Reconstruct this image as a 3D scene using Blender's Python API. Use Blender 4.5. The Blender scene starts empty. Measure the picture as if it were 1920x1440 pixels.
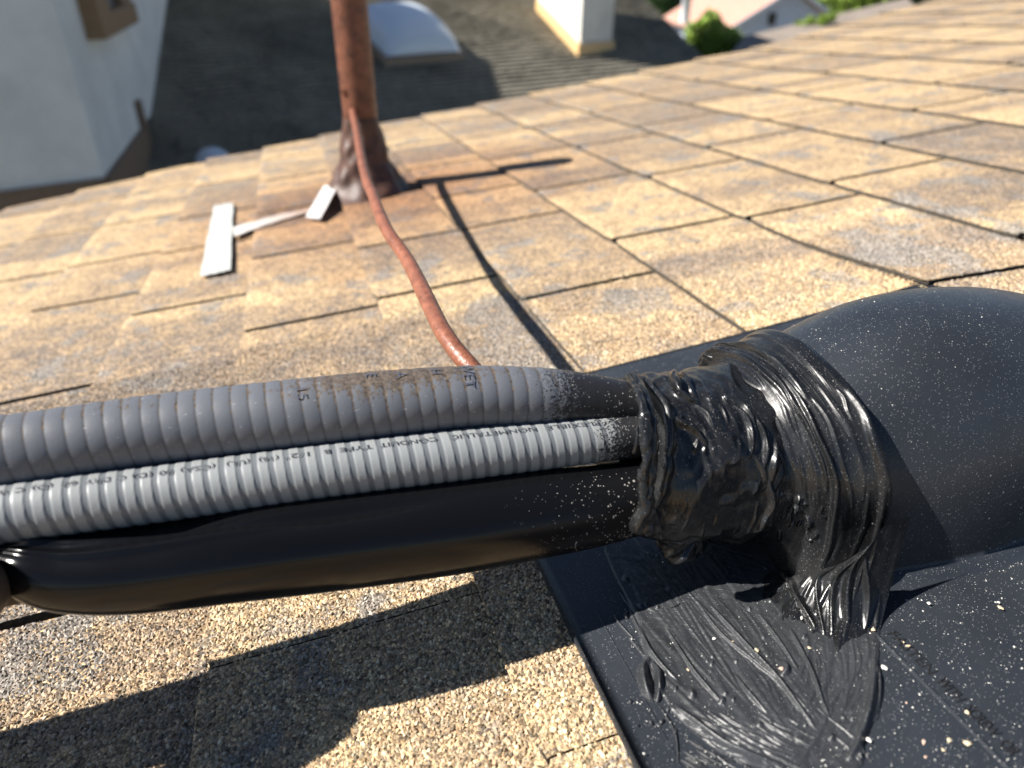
import bpy, math, random
import numpy as np
from mathutils import Matrix, Vector
random.seed(7)
RNG = np.random.default_rng(11)
SC = bpy.context.scene
COL = SC.collection

# ------------------------------------------------------------------ camera geometry
FPX = 1331.0                                   # focal length in pixels of a 1920 px wide frame
def cray(x, y): return np.array([x - 960.0, y - 720.0, FPX]) / FPX
def unit(v): v = np.asarray(v, float); return v / np.linalg.norm(v)
A = unit(cray(520, 40))                        # along the shingle courses, away from the camera
B = cray(7900, -1128); B = unit(B - B.dot(A) * A)   # up the roof slope, to the right
N = np.cross(B, A); N = unit(N)
if N[1] > 0: N = -N
DOWN = unit(np.array([-20.0, 2180.0, 1331.0]))
ZW = -DOWN
YW = unit(np.array([0, 0, 1.0]) - ZW[2] * ZW)
XW = np.cross(YW, ZW)
RW = np.array([XW, YW, ZW])                    # camera coordinates -> world
CAMZ = 6.0
CAMP = np.array([0, 0, CAMZ])
U = 0.25                                       # metres per roof unit (camera stands 1 unit off the roof)
def world(pc): return RW @ np.asarray(pc, float) + CAMP
def wray(x, y): return RW @ cray(x, y)
bW, aW, nW = RW @ B, RW @ A, RW @ N
MROOF = Matrix(((bW[0], aW[0], nW[0], 0), (bW[1], aW[1], nW[1], 0), (bW[2], aW[2], nW[2], 0), (0, 0, 0, 1)))
_o = world(-N * U); MROOF = Matrix.Translation(Vector(_o)) @ MROOF
# local roof coordinates are (b, a, n) in roof units
def lray(x, y):
    r = cray(x, y); return np.array([r @ B, r @ A, r @ N])
CL = np.array([0, 0, 1.0])
def on_n(x, y, n=0.0):
    r = lray(x, y); t = (n - 1) / r[2]; return CL + t * r
def on_a(x, y, a):
    r = lray(x, y); t = a / r[1]; return CL + t * r
def depth_a(x, y, a): return a / lray(x, y)[1]
def project(P):
    P = np.asarray(P, float) - CL
    c = P[..., 0:1] * B + P[..., 1:2] * A + P[..., 2:3] * N
    return np.stack([c[..., 0] / c[..., 2] * FPX + 960, c[..., 1] / c[..., 2] * FPX + 720], -1)

cam = bpy.data.cameras.new('camera'); camo = bpy.data.objects.new('camera', cam); COL.objects.link(camo)
cam.sensor_width = 36; cam.lens = 36 * FPX / 1920; cam.clip_start = 0.02; cam.clip_end = 2000
xr, yu, zb = RW @ np.array([1, 0, 0.]), RW @ np.array([0, -1, 0.]), RW @ np.array([0, 0, -1.])
camo.matrix_world = Matrix(((xr[0], yu[0], zb[0], CAMP[0]), (xr[1], yu[1], zb[1], CAMP[1]), (xr[2], yu[2], zb[2], CAMP[2]), (0, 0, 0, 1)))
cam.dof.use_dof = True; cam.dof.focus_distance = 0.325; cam.dof.aperture_fstop = 7.0
SC.camera = camo

# ------------------------------------------------------------------ light
SB, SA = 0.86, -0.09                           # shadow run along b and a per unit of height
sun_l = unit([SB, SA, -1.0])
sun_w = np.array([bW * sun_l[0] + aW * sun_l[1] + nW * sun_l[2]])[0]
ld = bpy.data.lights.new('sun', 'SUN'); ld.energy = 5.0; ld.angle = math.radians(0.53); ld.color = (1.0, 0.95, 0.88)
lo = bpy.data.objects.new('sun', ld); COL.objects.link(lo)
lo.rotation_euler = Vector(sun_w).to_track_quat('-Z', 'Y').to_euler()
to_sun = -sun_w
elev = math.asin(to_sun[2]); azim = math.atan2(to_sun[0], to_sun[1])
W = bpy.data.worlds.new("World"); SC.world = W; W.use_nodes = True
wn = W.node_tree; wn.nodes.clear()
sky = wn.nodes.new('ShaderNodeTexSky'); sky.sky_type = 'NISHITA'; sky.sun_disc = False
sky.sun_elevation = elev; sky.sun_rotation = azim; sky.air_density = 0.75; sky.dust_density = 0.1
bg = wn.nodes.new('ShaderNodeBackground'); bg.inputs[1].default_value = 0.05
wo = wn.nodes.new('ShaderNodeOutputWorld')
wn.links.new(sky.outputs[0], bg.inputs[0]); wn.links.new(bg.outputs[0], wo.inputs[0])
SC.view_settings.view_transform = 'Standard'; SC.view_settings.look = 'None'
SC.view_settings.exposure = 1.18; SC.view_settings.gamma = 1.0
SC.cycles.max_bounces = 6; SC.cycles.diffuse_bounces = 3; SC.cycles.glossy_bounces = 3

# ------------------------------------------------------------------ mesh helpers
def mesh_from(name, verts, loops, sizes, smooth=False):
    me = bpy.data.meshes.new(name)
    verts = np.asarray(verts, np.float32).reshape(-1, 3); loops = np.asarray(loops, np.int32).ravel(); sizes = np.asarray(sizes, np.int32)
    me.vertices.add(len(verts)); me.vertices.foreach_set('co', verts.ravel())
    me.loops.add(len(loops)); me.loops.foreach_set('vertex_index', loops)
    me.polygons.add(len(sizes))
    me.polygons.foreach_set('loop_start', np.concatenate([[0], np.cumsum(sizes)[:-1]]).astype(np.int32))
    me.polygons.foreach_set('use_smooth', np.full(len(sizes), smooth))
    me.update(calc_edges=True); me.validate()
    return me
def pym(name, verts, faces, smooth=False):
    return mesh_from(name, verts, [i for f in faces for i in f], [len(f) for f in faces], smooth)
def gridfaces(nu, nv, closed_v=False, flip=False):
    i = np.arange(nu - 1)[:, None]; m = nv if closed_v else nv - 1; j = np.arange(m)[None, :]; j2 = (j + 1) % nv
    q = np.stack([i * nv + j, (i + 1) * nv + j, (i + 1) * nv + j2, i * nv + j2], -1).reshape(-1, 4)
    return q[:, ::-1] if flip else q
def set_attr(me, name, vals):
    at = me.attributes.new(name, 'FLOAT', 'POINT'); at.data.foreach_set('value', np.asarray(vals, np.float32).ravel())
def set_col(me, name, vals):
    at = me.attributes.new(name, 'FLOAT_COLOR', 'POINT'); v = np.ones((len(vals), 4), np.float32); v[:, :3] = vals
    at.data.foreach_set('color', v.ravel())
def put(name, me, mat, parent=None, base=None, M=None):
    """link one mesh object; roof-frame things pass base (roof coords), world things pass base in metres with M"""
    o = bpy.data.objects.new(name, me); COL.objects.link(o)
    if mat is not None and not me.materials: me.materials.append(mat)
    if parent is not None: o.parent = parent
    elif M is not None: o.matrix_world = M
    return o
def tag(o, label=None, cat=None, group=None, kind=None):
    if label: o['label'] = label
    if cat: o['category'] = cat
    if group: o['group'] = group
    if kind: o['kind'] = kind
    return o
def rthing(name, base, label, cat, group=None):       # empty in the roof frame
    o = bpy.data.objects.new(name, None); COL.objects.link(o); o.empty_display_size = 0.02
    o.matrix_world = MROOF @ Matrix.Translation(Vector(np.asarray(base, float) * U)); o['_b'] = list(map(float, base))
    return tag(o, label, cat, group)
def rl(P, base): return (np.asarray(P, float) - np.asarray(base, float)) * U
def rpart(name, P, faces, mat, th, smooth=True, parent=None):
    """part of a roof-frame thing from roof coords"""
    b = np.array(list(th['_b']))
    f = np.asarray(faces)
    if f.dtype == object or f.ndim == 1: me = pym(name, rl(np.asarray(P).reshape(-1, 3), b), faces, smooth)
    else: me = mesh_from(name, rl(np.asarray(P).reshape(-1, 3), b), f, np.full(len(f), f.shape[1]), smooth)
    return put(name, me, mat, parent or th)
def rsingle(name, P, faces, mat, base, label, cat, group=None, smooth=True, kind=None):
    f = np.asarray(faces)
    V = rl(np.asarray(P).reshape(-1, 3), base)
    me = mesh_from(name, V, f, np.full(len(f), f.shape[1]), smooth)
    o = put(name, me, mat, M=MROOF @ Matrix.Translation(Vector(np.asarray(base, float) * U)))
    return tag(o, label, cat, group, kind)
def wthing(name, base, label, cat, group=None):
    o = bpy.data.objects.new(name, None); COL.objects.link(o); o.location = Vector(base); o['_w'] = list(map(float, base))
    return tag(o, label, cat, group)
def wpart(name, V, faces, mat, th, smooth=False, parent=None):
    b = np.array(list(th['_w'])); me = pym(name, np.asarray(V, float).reshape(-1, 3) - b, [tuple(int(i) for i in f) for f in faces], smooth)
    return put(name, me, mat, parent or th)

def vnoise(x, y, seed=0):
    """smooth value noise on arrays"""
    r = np.random.default_rng(seed); T = r.random((64, 64))
    xi = np.floor(x).astype(int); yi = np.floor(y).astype(int); fx = x - xi; fy = y - yi
    fx = fx * fx * (3 - 2 * fx); fy = fy * fy * (3 - 2 * fy)
    g = lambda i, j: T[i % 64, j % 64]
    return (g(xi, yi) * (1 - fx) + g(xi + 1, yi) * fx) * (1 - fy) + (g(xi, yi + 1) * (1 - fx) + g(xi + 1, yi + 1) * fx) * fy
def catmull(pts, n):
    P = np.asarray(pts, float); P = np.vstack([2 * P[0] - P[1], P, 2 * P[-1] - P[-2]])
    out = []
    m = len(P) - 3
    for i in range(m):
        p0, p1, p2, p3 = P[i:i + 4]
        t = np.linspace(0, 1, 24, endpoint=(i == m - 1))[:, None]
        out.append(0.5 * ((2 * p1) + (-p0 + p2) * t + (2 * p0 - 5 * p1 + 4 * p2 - p3) * t ** 2 + (-p0 + 3 * p1 - 3 * p2 + p3) * t ** 3))
    Q = np.vstack(out); d = np.concatenate([[0], np.cumsum(np.linalg.norm(np.diff(Q[:, :3], axis=0), axis=1))])
    s = np.linspace(0, d[-1], n)
    return np.stack([np.interp(s, d, Q[:, k]) for k in range(Q.shape[1])], 1), s
def frames(P):
    T = np.gradient(P, axis=0); T /= np.linalg.norm(T, axis=1)[:, None]
    E1 = CL[None] - P; E1 = E1 - (E1 * T).sum(1)[:, None] * T; E1 /= np.linalg.norm(E1, axis=1)[:, None]
    E2 = np.cross(T, E1)
    if E2[:, 2].mean() + 0.3 * E2[:, 1].mean() < 0: E2 = -E2
    return T, E1, E2
def tube(ctrl, nu, nv, rfun):
    """ctrl rows: b, a, n, r ; returns grid of points, arc s, theta"""
    Q, s = catmull(ctrl, nu); P = Q[:, :3]; R = Q[:, 3]
    T, E1, E2 = frames(P); th = np.linspace(-np.pi, np.pi, nv, endpoint=False)
    S, TH = np.meshgrid(s, th, indexing='ij')
    RR = rfun(S, TH, R[:, None] * np.ones_like(TH), P) if rfun else R[:, None] * np.ones_like(TH)
    G = P[:, None] + RR[..., None] * (np.cos(TH)[..., None] * E1[:, None] + np.sin(TH)[..., None] * E2[:, None])
    return G, s, th, P, E1, E2, R
def tubefaces(nu, nv, G=None):
    f = gridfaces(nu, nv, True)
    return f

# ------------------------------------------------------------------ material helpers
class NT:
    def __init__(s, name):
        s.m = bpy.data.materials.new(name); s.m.use_nodes = True; s.t = s.m.node_tree; s.n = s.t.nodes; s.n.clear()
        s.out = s.n.new('ShaderNodeOutputMaterial'); s.p = s.n.new('ShaderNodeBsdfPrincipled'); s.l(s.p.outputs[0], s.out.inputs[0])
        s._tc = None
    def l(s, a, b): s.t.links.new(a, b)
    def inp(s, sock, v):
        if hasattr(v, 'is_linked') or hasattr(v, 'links'): s.l(v, sock)
        elif isinstance(v, (tuple, list)) and len(v) == 3 and sock.type == 'RGBA': sock.default_value = (*v, 1)
        else: sock.default_value = v
    def obj(s):
        if not s._tc: s._tc = s.n.new('ShaderNodeTexCoord')
        return s._tc.outputs['Object']
    def scale(s, vec, sc):
        m = s.n.new('ShaderNodeMapping'); m.inputs['Scale'].default_value = sc; s.l(vec, m.inputs[0]); return m.outputs[0]
    def noise(s, sc, detail=3, rough=.5, vec=None, dist=0):
        n = s.n.new('ShaderNodeTexNoise'); n.inputs['Scale'].default_value = sc; n.inputs['Detail'].default_value = detail
        n.inputs['Roughness'].default_value = rough; n.inputs['Distortion'].default_value = dist; s.l(vec or s.obj(), n.inputs['Vector']); return n.outputs[0]
    def vor(s, sc, vec=None, feature='F1', rnd=1.0):
        n = s.n.new('ShaderNodeTexVoronoi'); n.feature = feature; n.inputs['Scale'].default_value = sc; n.inputs['Randomness'].default_value = rnd
        s.l(vec or s.obj(), n.inputs['Vector']); return n
    def attr(s, name):
        n = s.n.new('ShaderNodeAttribute'); n.attribute_name = name; return n
    def math(s, op, a, b=None, c=None, clamp=False):
        n = s.n.new('ShaderNodeMath'); n.operation = op; n.use_clamp = clamp
        for i, v in enumerate((a, b, c)):
            if v is not None: s.inp(n.inputs[i], v)
        return n.outputs[0]
    def ramp(s, fac, stops, interp='LINEAR'):
        n = s.n.new('ShaderNodeValToRGB'); r = n.color_ramp; r.interpolation = interp
        while len(r.elements) < len(stops): r.elements.new(0.5)
        for e, (p, c) in zip(r.elements, stops): e.position = p; e.color = (*c, 1) if len(c) == 3 else c
        s.l(fac, n.inputs[0]); return n.outputs[0]
    def mr(s, v, a, b, c=0.0, d=1.0):
        n = s.n.new('ShaderNodeMapRange'); s.inp(n.inputs[0], v)
        for i, k in enumerate((a, b, c, d)): n.inputs[i + 1].default_value = k
        return n.outputs[0]
    def mix(s, fac, a, b, mode='MIX'):
        n = s.n.new('ShaderNodeMix'); n.data_type = 'RGBA'; n.blend_type = mode; n.clamp_factor = True
        s.inp(n.inputs[0], fac); s.inp(n.inputs[6], a); s.inp(n.inputs[7], b); return n.outputs[2]
    def bump(s, h, strength, dist, normal=None):
        n = s.n.new('ShaderNodeBump'); n.inputs['Strength'].default_value = strength; n.inputs['Distance'].default_value = dist
        s.l(h, n.inputs['Height'])
        if normal is not None: s.l(normal, n.inputs['Normal'])
        s.l(n.outputs[0], s.p.inputs['Normal']); return n.outputs[0]
    def set(s, **k):
        for a, b in k.items(): s.inp(s.p.inputs[{'color': 'Base Color', 'rough': 'Roughness', 'metal': 'Metallic', 'spec': 'Specular IOR Level', 'coat': 'Coat Weight', 'coatr': 'Coat Roughness', 'trans': 'Transmission Weight', 'sss': 'Subsurface Weight'}[a]], b)
        return s
def simple(name, col, rough=.6, var=0.12, nsc=20, bump=0.0, bsc=60, metal=0.0):
    m = NT(name); n = m.noise(nsc, 4)
    f = m.mr(n, .3, .7, 1 - var, 1 + var)
    mm = m.mix(1.0, (*col,), m.ramp(f, [(0, (0, 0, 0)), (1, (1, 1, 1))]), 'MULTIPLY') if False else None
    c = m.mix(m.mr(n, .3, .7), tuple(x * (1 - var) for x in col), tuple(min(1, x * (1 + var)) for x in col))
    m.set(color=c, rough=rough, metal=metal)
    if bump: m.bump(m.noise(bsc, 5), bump, 0.002)
    return m.m

# dust speckle: little pale grains lying on black things
def dust(m, base, amount=0.5, size=1.0, fine=True):
    v = m.vor(1000 / size); d = v.outputs['Distance']
    sep = m.n.new('ShaderNodeSeparateColor'); m.l(v.outputs['Color'], sep.inputs[0])
    cl = m.mr(m.noise(9, 4, .7), .35, .7, .2, 1.6)
    rad = m.math('MULTIPLY', m.mr(sep.outputs[0], 1 - amount * 0.5, 1.0, 0.0, 0.36), cl)
    mask = m.math('LESS_THAN', d, rad)
    c = m.mix(m.math('MULTIPLY', mask, 0.75), base, (.42, .41, .38))
    if fine:
        v2 = m.vor(2400 / size); s2 = m.n.new('ShaderNodeSeparateColor'); m.l(v2.outputs['Color'], s2.inputs[0])
        r2 = m.mr(s2.outputs[1], 1 - amount * 0.9, 1.0, 0.0, 0.45)
        c = m.mix(m.math('MULTIPLY', m.math('LESS_THAN', v2.outputs['Distance'], r2), 0.4), c, (.5, .5, .5))
    return c, mask

# ------------------------------------------------------------------ materials
# palette of the shingle granules, dark / taupe / tan / cream
TONES = [(.18, .155, .135), (.26, .205, .155), (.37, .275, .175), (.53, .40, .24)]
def shingle_mat():
    m = NT('shingle')
    tone = m.attr('tone').outputs['Fac']
    st = m.attr('stain').outputs['Fac']
    n1 = m.noise(26, 4, .6); n2 = m.noise(110, 3, .6)
    t = m.math('ADD', tone, m.math('ADD', m.mr(n1, .25, .75, -.30, .30), m.math('ADD', m.mr(n2, .25, .75, -.28, .28), m.mr(m.noise(330, 2, .5), .3, .7, -.26, .26))))
    base = m.ramp(t, [(0.0, TONES[0]), (.3, TONES[1]), (.6, TONES[2]), (1.0, TONES[3])])
    v = m.vor(1 / 0.0017); sep = m.n.new('ShaderNodeSeparateColor'); m.l(v.outputs['Color'], sep.inputs[0])
    k = m.ramp(sep.outputs[0], [(0, (.30, .29, .29)), (.2, (.62, .6, .58)), (.6, (1.05, 1.0, .95)), (.85, (1.25, 1.2, 1.1)), (1, (1.7, 1.65, 1.6))])
    c = m.mix(1.0, base, k, 'MULTIPLY')
    gp = m.mr(m.noise(17, 5, .7), .54, .60, 0, .8)
    c = m.mix(gp, c, m.mix(1.0, (.23, .222, .212), k, 'MULTIPLY'))
    c = m.mix(m.math('MULTIPLY', st, .75), c, m.mix(1.0, c, (.62, .36, .26), 'MULTIPLY'))
    m.set(color=c, rough=.85, spec=.3)
    m.bump(m.math('ADD', m.math('MULTIPLY', v.outputs['Distance'], -1.0), m.math('MULTIPLY', sep.outputs[1], .6)), .9, .0011)
    return m.m
def granule_mat():
    m = NT('granule'); c = m.attr('gcol').outputs['Color']; m.set(color=c, rough=.7, spec=.35); return m.m
def asphalt_mat():
    m = NT('asphalt_edge'); n = m.noise(500, 3)
    m.set(color=m.mix(m.mr(n, .35, .65), (.025, .022, .017), (.08, .066, .05)), rough=.9); return m.m
def plastic_mat(name='flashing_plastic', col=(.020, .0235, .029), rough=.38, amount=.16, dusty=.5):
    m = NT(name); n = m.noise(14, 4, .6)
    c0 = m.mix(m.mr(n, .3, .7), tuple(x * .8 for x in col), tuple(x * 1.25 for x in col))
    c, mask = dust(m, c0, amount)
    m.set(color=c, rough=m.math('ADD', m.mr(m.noise(40, 5, .7), .3, .7, rough - .06, rough + .08), m.math('MULTIPLY', mask, .4)))
    m.bump(m.math('ADD', m.math('MULTIPLY', m.noise(900, 3, .6), .35), m.math('MULTIPLY', mask, .8)), .35, .0004)
    return m.m
def sealant_mat(name='sealant', ca=(.005, .0053, .006), cb=(.012, .0125, .0135), ra=.23, rb=.38):
    m = NT(name); n = m.noise(60, 4, .6)
    c0 = m.mix(m.mr(n, .3, .7), ca, cb)
    c, mask = dust(m, c0, .12, .8)
    m.set(color=c, rough=m.math('ADD', m.mr(m.noise(50, 4), .3, .7, ra, rb), m.math('MULTIPLY', mask, .5)), spec=.5)
    cb_ = m.n.new('ShaderNodeCombineXYZ'); m.l(m.attr('gu').outputs['Fac'], cb_.inputs[0]); m.l(m.attr('gv').outputs['Fac'], cb_.inputs[1])
    g1 = m.noise(1.0, 2, .5, m.scale(cb_.outputs[0], (10, 620, 1))); g2 = m.noise(1.0, 2, .6, m.scale(cb_.outputs[0], (28, 1900, 1)))
    ms_ = m.mr(m.noise(35, 3, .6), .35, .65, .15, 1.0)
    m.bump(m.math('ADD', m.math('MULTIPLY', m.math('ADD', g1, m.math('MULTIPLY', g2, .5)), ms_), m.math('ADD', m.math('MULTIPLY', m.noise(300, 3, .5), .3), m.math('MULTIPLY', mask, .5))), .45, .0008)
    return m.m
def blackpipe_mat():
    m = NT('black_pipe_skin'); d = m.attr('dust').outputs['Fac']
    v = m.vor(900); sep = m.n.new('ShaderNodeSeparateColor'); m.l(v.outputs['Color'], sep.inputs[0])
    rad = m.math('MULTIPLY', m.mr(sep.outputs[0], .45, 1.0, 0, .5), d)
    mask = m.math('LESS_THAN', v.outputs['Distance'], rad)
    c = m.mix(m.math('MULTIPLY', mask, .7), (.004, .0042, .005), (.42, .40, .37))
    m.set(color=c, rough=m.math('ADD', m.mr(m.noise(30, 3), .3, .7, .13, .2), m.math('MULTIPLY', d, .3)), spec=.24)
    m.bump(m.math('ADD', m.math('MULTIPLY', m.noise(1100, 2), .3), m.math('MULTIPLY', mask, 1.0)), .25, .0004)
    return m.m
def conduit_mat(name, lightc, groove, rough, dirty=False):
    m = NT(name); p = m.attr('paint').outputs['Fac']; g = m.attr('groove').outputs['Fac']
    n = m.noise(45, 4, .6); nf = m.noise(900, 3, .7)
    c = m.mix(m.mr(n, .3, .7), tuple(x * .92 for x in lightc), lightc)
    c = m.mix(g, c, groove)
    r = rough
    if dirty:
        d = m.attr('dirt').outputs['Fac']
        dn = m.noise(420, 6, .8, m.scale(m.obj(), (1, .6, .8)))
        dm = m.math('GREATER_THAN', m.math('ADD', d, m.mr(dn, .3, .7, -.5, .5)), .52)
        c = m.mix(m.math('MULTIPLY', dm, .85), c, m.mix(m.mr(m.noise(700, 3), .3, .7), (.035, .025, .017), (.15, .11, .075)))
        sc = m.noise(1400, 2, .6, m.scale(m.obj(), (.25, 1, 1)))
        c = m.mix(m.math('MULTIPLY', m.math('GREATER_THAN', sc, .72), .5), c, (.5, .5, .52))
    sp = m.vor(2000); pm = m.math('GREATER_THAN', m.math('ADD', p, m.mr(nf, .3, .7, -.28, .28)), .5)
    c = m.mix(pm, c, (.018, .018, .02))
    v = m.vor(1100); sep = m.n.new('ShaderNodeSeparateColor'); m.l(v.outputs['Color'], sep.inputs[0])
    dm2 = m.math('MULTIPLY', m.math('LESS_THAN', v.outputs['Distance'], m.mr(sep.outputs[0], .72, 1, 0, .4)), p)
    c = m.mix(m.math('MULTIPLY', dm2, .7), c, (.5, .48, .45))
    m.set(color=c, rough=rough, spec=.45)
    m.bump(m.noise(700, 3, .6), .12, .0004)
    return m.m
def rust_mat(name, c1, c2, rough=.42):
    m = NT(name); n = m.noise(70, 5, .65); n2 = m.noise(500, 3)
    c = m.ramp(m.math('ADD', m.math('MULTIPLY', n, .75), m.math('MULTIPLY', n2, .25)), [(.32, c1), (.55, c2), (.7, tuple(x * 1.25 for x in c2))])
    m.set(color=c, rough=m.mr(n2, .3, .7, rough - .1, rough + .12), spec=.5)
    m.bump(m.math('ADD', n2, n), .4, .0012)
    return m.m
M_SH = shingle_mat(); M_GR = granule_mat(); M_AS = asphalt_mat(); M_PL = plastic_mat(); M_SE = sealant_mat(); M_SF = sealant_mat('sealant_film', (.019, .0205, .023), (.034, .036, .040), .36, .52); M_BP = blackpipe_mat()
M_LC = conduit_mat('pale_conduit', (.262, .274, .276), (.125, .137, .148), .45)
M_DC = conduit_mat('weathered_conduit', (.115, .122, .138), (.055, .057, .062), .45, True)
M_WIRE = rust_mat('copper_red', (.11, .038, .022), (.24, .088, .048))
M_PIPE = rust_mat('vent_rust', (.05, .018, .011), (.155, .058, .032), .32)
M_TAR = rust_mat('tar_cone', (.025, .012, .008), (.085, .040, .026), .5)
M_INK = simple('ink', (.035, .04, .05), .6)
M_INK2 = simple('faded_ink', (.072, .078, .105), .5)
M_WHITE = simple('white_sealant', (.43, .44, .42), .6, .12, 60, .3, 200)

# ------------------------------------------------------------------ the roof we stand on
LB = [-4.9, -4.4, -3.9, -3.4, -2.9, -2.4, -1.91, -1.41, -.91, -.42, .088, .58, 1.09, 1.66, 2.215, 2.85, 3.5, 4.2, 4.95, 5.75, 6.6, 7.5, 8.45, 9.45, 10.5, 11.6, 12.8, 14.0]
SLOTS = {-1.91: [2.2, 3.2, 4.2, 5.15], -1.41: [.62, 1.6, 2.5, 3.5, 4.18, 5.08], -.91: [1.3, 2.2, 3.12, 4.05, 4.81, 5.82], -.42: [1.01, 1.75, 2.62, 3.58, 4.51, 5.5],
         .088: [.63, 1.6, 2.64, 3.36, 4.4, 5.3], .58: [1.3, 2.29, 3.29, 3.98, 4.9, 5.9], 1.09: [1.5, 2.68, 3.71, 4.7, 5.6], 1.66: [1.6, 2.58, 3.51, 4.55, 5.5],
         2.215: [1.8, 2.77, 3.86, 4.8, 5.7], 2.85: [2.2, 3.19, 4.2, 5.22, 6.1], 3.5: [2.7, 3.7, 4.82, 5.32, 6.3], 4.2: [3.2, 4.26, 5.42, 6.16, 7.1], 4.95: [3.4, 4.4, 5.4, 6.34, 7.3], 5.75: [3.7, 4.7, 5.71, 6.7, 7.7]}
RAKE_B = [-5, -2.44, -1.1, .3, 3.1, 5.0, 6.5, 9, 14]; RAKE_A = [6.1, 6.46, 7.05, 7.25, 7.45, 7.7, 8.3, 9.2, 10.0]
A0 = -2.0
TT = .020                                     # butt thickness
for i, b in enumerate(LB[:-1]):
    sl = list(SLOTS.get(b, []))
    if not sl: sl = [2.1 + random.random()]
    while sl[0] > A0 + .6: sl.insert(0, sl[0] - random.uniform(.9, 1.02))
    while sl[-1] < 11: sl.append(sl[-1] + random.uniform(.9, 1.05))
    SLOTS[b] = sl
TONEK = {}
for b in LB[:-1]:
    ks = np.arange(A0, 11.5, .02); t = np.zeros_like(ks); x = A0; r = random.Random(int(b * 1000) + 5)
    while x < 11.5:
        w = r.uniform(.12, .55); lv = r.choice([.3, .38, .5, .62, .75, .85, .92]); t[(ks >= x) & (ks < x + w)] = lv; x += w
    ker = np.exp(-np.linspace(-2, 2, 7) ** 2); ker /= ker.sum(); t = np.convolve(np.pad(t, 3, 'edge'), ker, 'valid')
    if -2 < b < .2: t = np.where(ks < 1.75, .70 + .18 * np.sin(ks * 3 + b * 5), t)
    TONEK[b] = (ks, t)
def tone_at(a, b):
    a = np.asarray(a, float); b = np.asarray(b, float); out = np.zeros_like(a)
    idx = np.clip(np.searchsorted(LB, b, side='right') - 1, 0, len(LB) - 2)
    for i in np.unique(idx):
        msk = idx == i; k = LB[i]; j = vnoise(b[msk] * 9, a[msk] * 5, 3) * .12 - .06
        out[msk] = np.interp(a[msk] + j, *TONEK[k])
    pale = np.clip((a - 1.6) / 2.5, 0, 1) * 0
    return out + pale
def slab_n(a, b, k, w):
    x = (b - k) / w
    lift = 0
    h = TT * (1 - x) + .0015
    und = (vnoise(a * 1.7 + 3, b * 2.1 + 9, 5) - .5) * .008
    return h + und
def lift_at(a, b):
    # the shingle above the flashing is raised where the plate slides under it
    g = np.exp(-((a - 1.62) / .33) ** 2) * .034
    return np.where((b > 1.655) & (b < 2.215), g * np.clip((2.215 - b) / .55, 0, 1), 0)
roof = rthing('shingle_roof', (0, 3, 0), 'tan and taupe asphalt shingle roof slope filling the foreground, black flashing and vent pipe on it', 'roof')
V = []; F = []; tones = []; stains = []; Vb = []; Fb = []
def stain_at(a, b):
    d = np.hypot((a - 4.4) * .8, (b - .35) * .75); s = np.clip(1.15 - d / 1.05, 0, 1)
    s2 = np.exp(-((a - 4.35) / .22) ** 2) * np.clip(1 - abs(b - .3) / 1.7, 0, 1) * .8
    s3 = np.exp(-((a - 3.0) / .15) ** 2 - ((b - .0) / .12) ** 2) * .35
    return np.clip(np.maximum(s, s2) + s3, 0, 1)
voff = 0; boff = 0
for i, k in enumerate(LB[:-1]):
    k2 = LB[i + 1]; w = k2 - k
    sl = SLOTS[k]
    for a1, a2 in zip(sl[:-1], sl[1:]):
        rk = max(float(np.interp(x_, RAKE_B, RAKE_A)) for x_ in (k, k2))
        if a1 > rk - .05: continue
        a2 = min(a2, rk)
        g1 = .0018 if a1 < 1.3 else .015; g2 = .0018 if a2 < 1.3 else .015; a1_, a2_ = a1 + g1, a2 - g2
        nb, na = 9, max(4, int((a2_ - a1_) / .05))
        bb = np.concatenate([[k + .0], k + .006 + (w + .01) * np.linspace(0, 1, nb)]); aa = np.linspace(a1_, a2_, na)
        bb[1] = k + .006
        BB, AA = np.meshgrid(bb, aa, indexing='ij')
        lim = np.maximum(np.interp(BB, RAKE_B, RAKE_A), a1_ + .02); AA = np.where(a2_ > lim, a1_ + (AA - a1_) * (lim - a1_) / (a2_ - a1_), AA)
        rr = random.Random(int(a1 * 777 + k * 31)); sk = rr.uniform(-.006, .006)
        BB2 = BB + np.where(BB < k + .02, sk * (AA - a1_) + (vnoise(AA * 9, AA * 0 + k, 8) - .5) * .006, 0)
        # round the lower corners of the tab a little
        edge = np.minimum(AA - a1_, a2_ - AA)
        BB2[0] += np.clip(.02 - edge[0], 0, .02) * .6; BB2[1] += np.clip(.02 - edge[1], 0, .02) * .6
        NN = slab_n(AA, BB, k, w) + lift_at(AA, BB)
        NN[0] -= .003
        P = np.stack([BB2, AA, NN], -1); V.append(P.reshape(-1, 3)); F.append(gridfaces(nb + 1, na) + voff); voff += P.size // 3
        tj = rr.uniform(-.06, .06)
        tones.append((tone_at(AA, np.full_like(AA, k + .01)) + tj).ravel()); stains.append(stain_at(AA, BB).ravel())
        # dark asphalt rim round the tab
        ring = np.concatenate([P[0, :], P[1:, -1], P[-1, ::-1][1:], P[::-1, 0][1:-1]])
        low = ring.copy(); low[:, 2] = np.minimum(ring[:, 2] - .0125, 1)
        low[:, 2] = np.where(ring[:, 2] > .03, ring[:, 2] - .013, np.minimum(low[:, 2], -.004))
        m_ = len(ring); Vb.append(np.vstack([ring + [0, 0, -.0005], low])); q = np.arange(m_)
        Fb.append(np.stack([q, (q + 1) % m_, (q + 1) % m_ + m_, q + m_], -1) + boff); boff += 2 * m_
V = np.vstack(V); F = np.vstack(F)
me = mesh_from('shingles', rl(V, (0, 3, 0)), F[:, ::-1], np.full(len(F), 4), True)
set_attr(me, 'tone', np.concatenate(tones)); set_attr(me, 'stain', np.concatenate(stains))
put('shingles', me, M_SH, roof)
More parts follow.
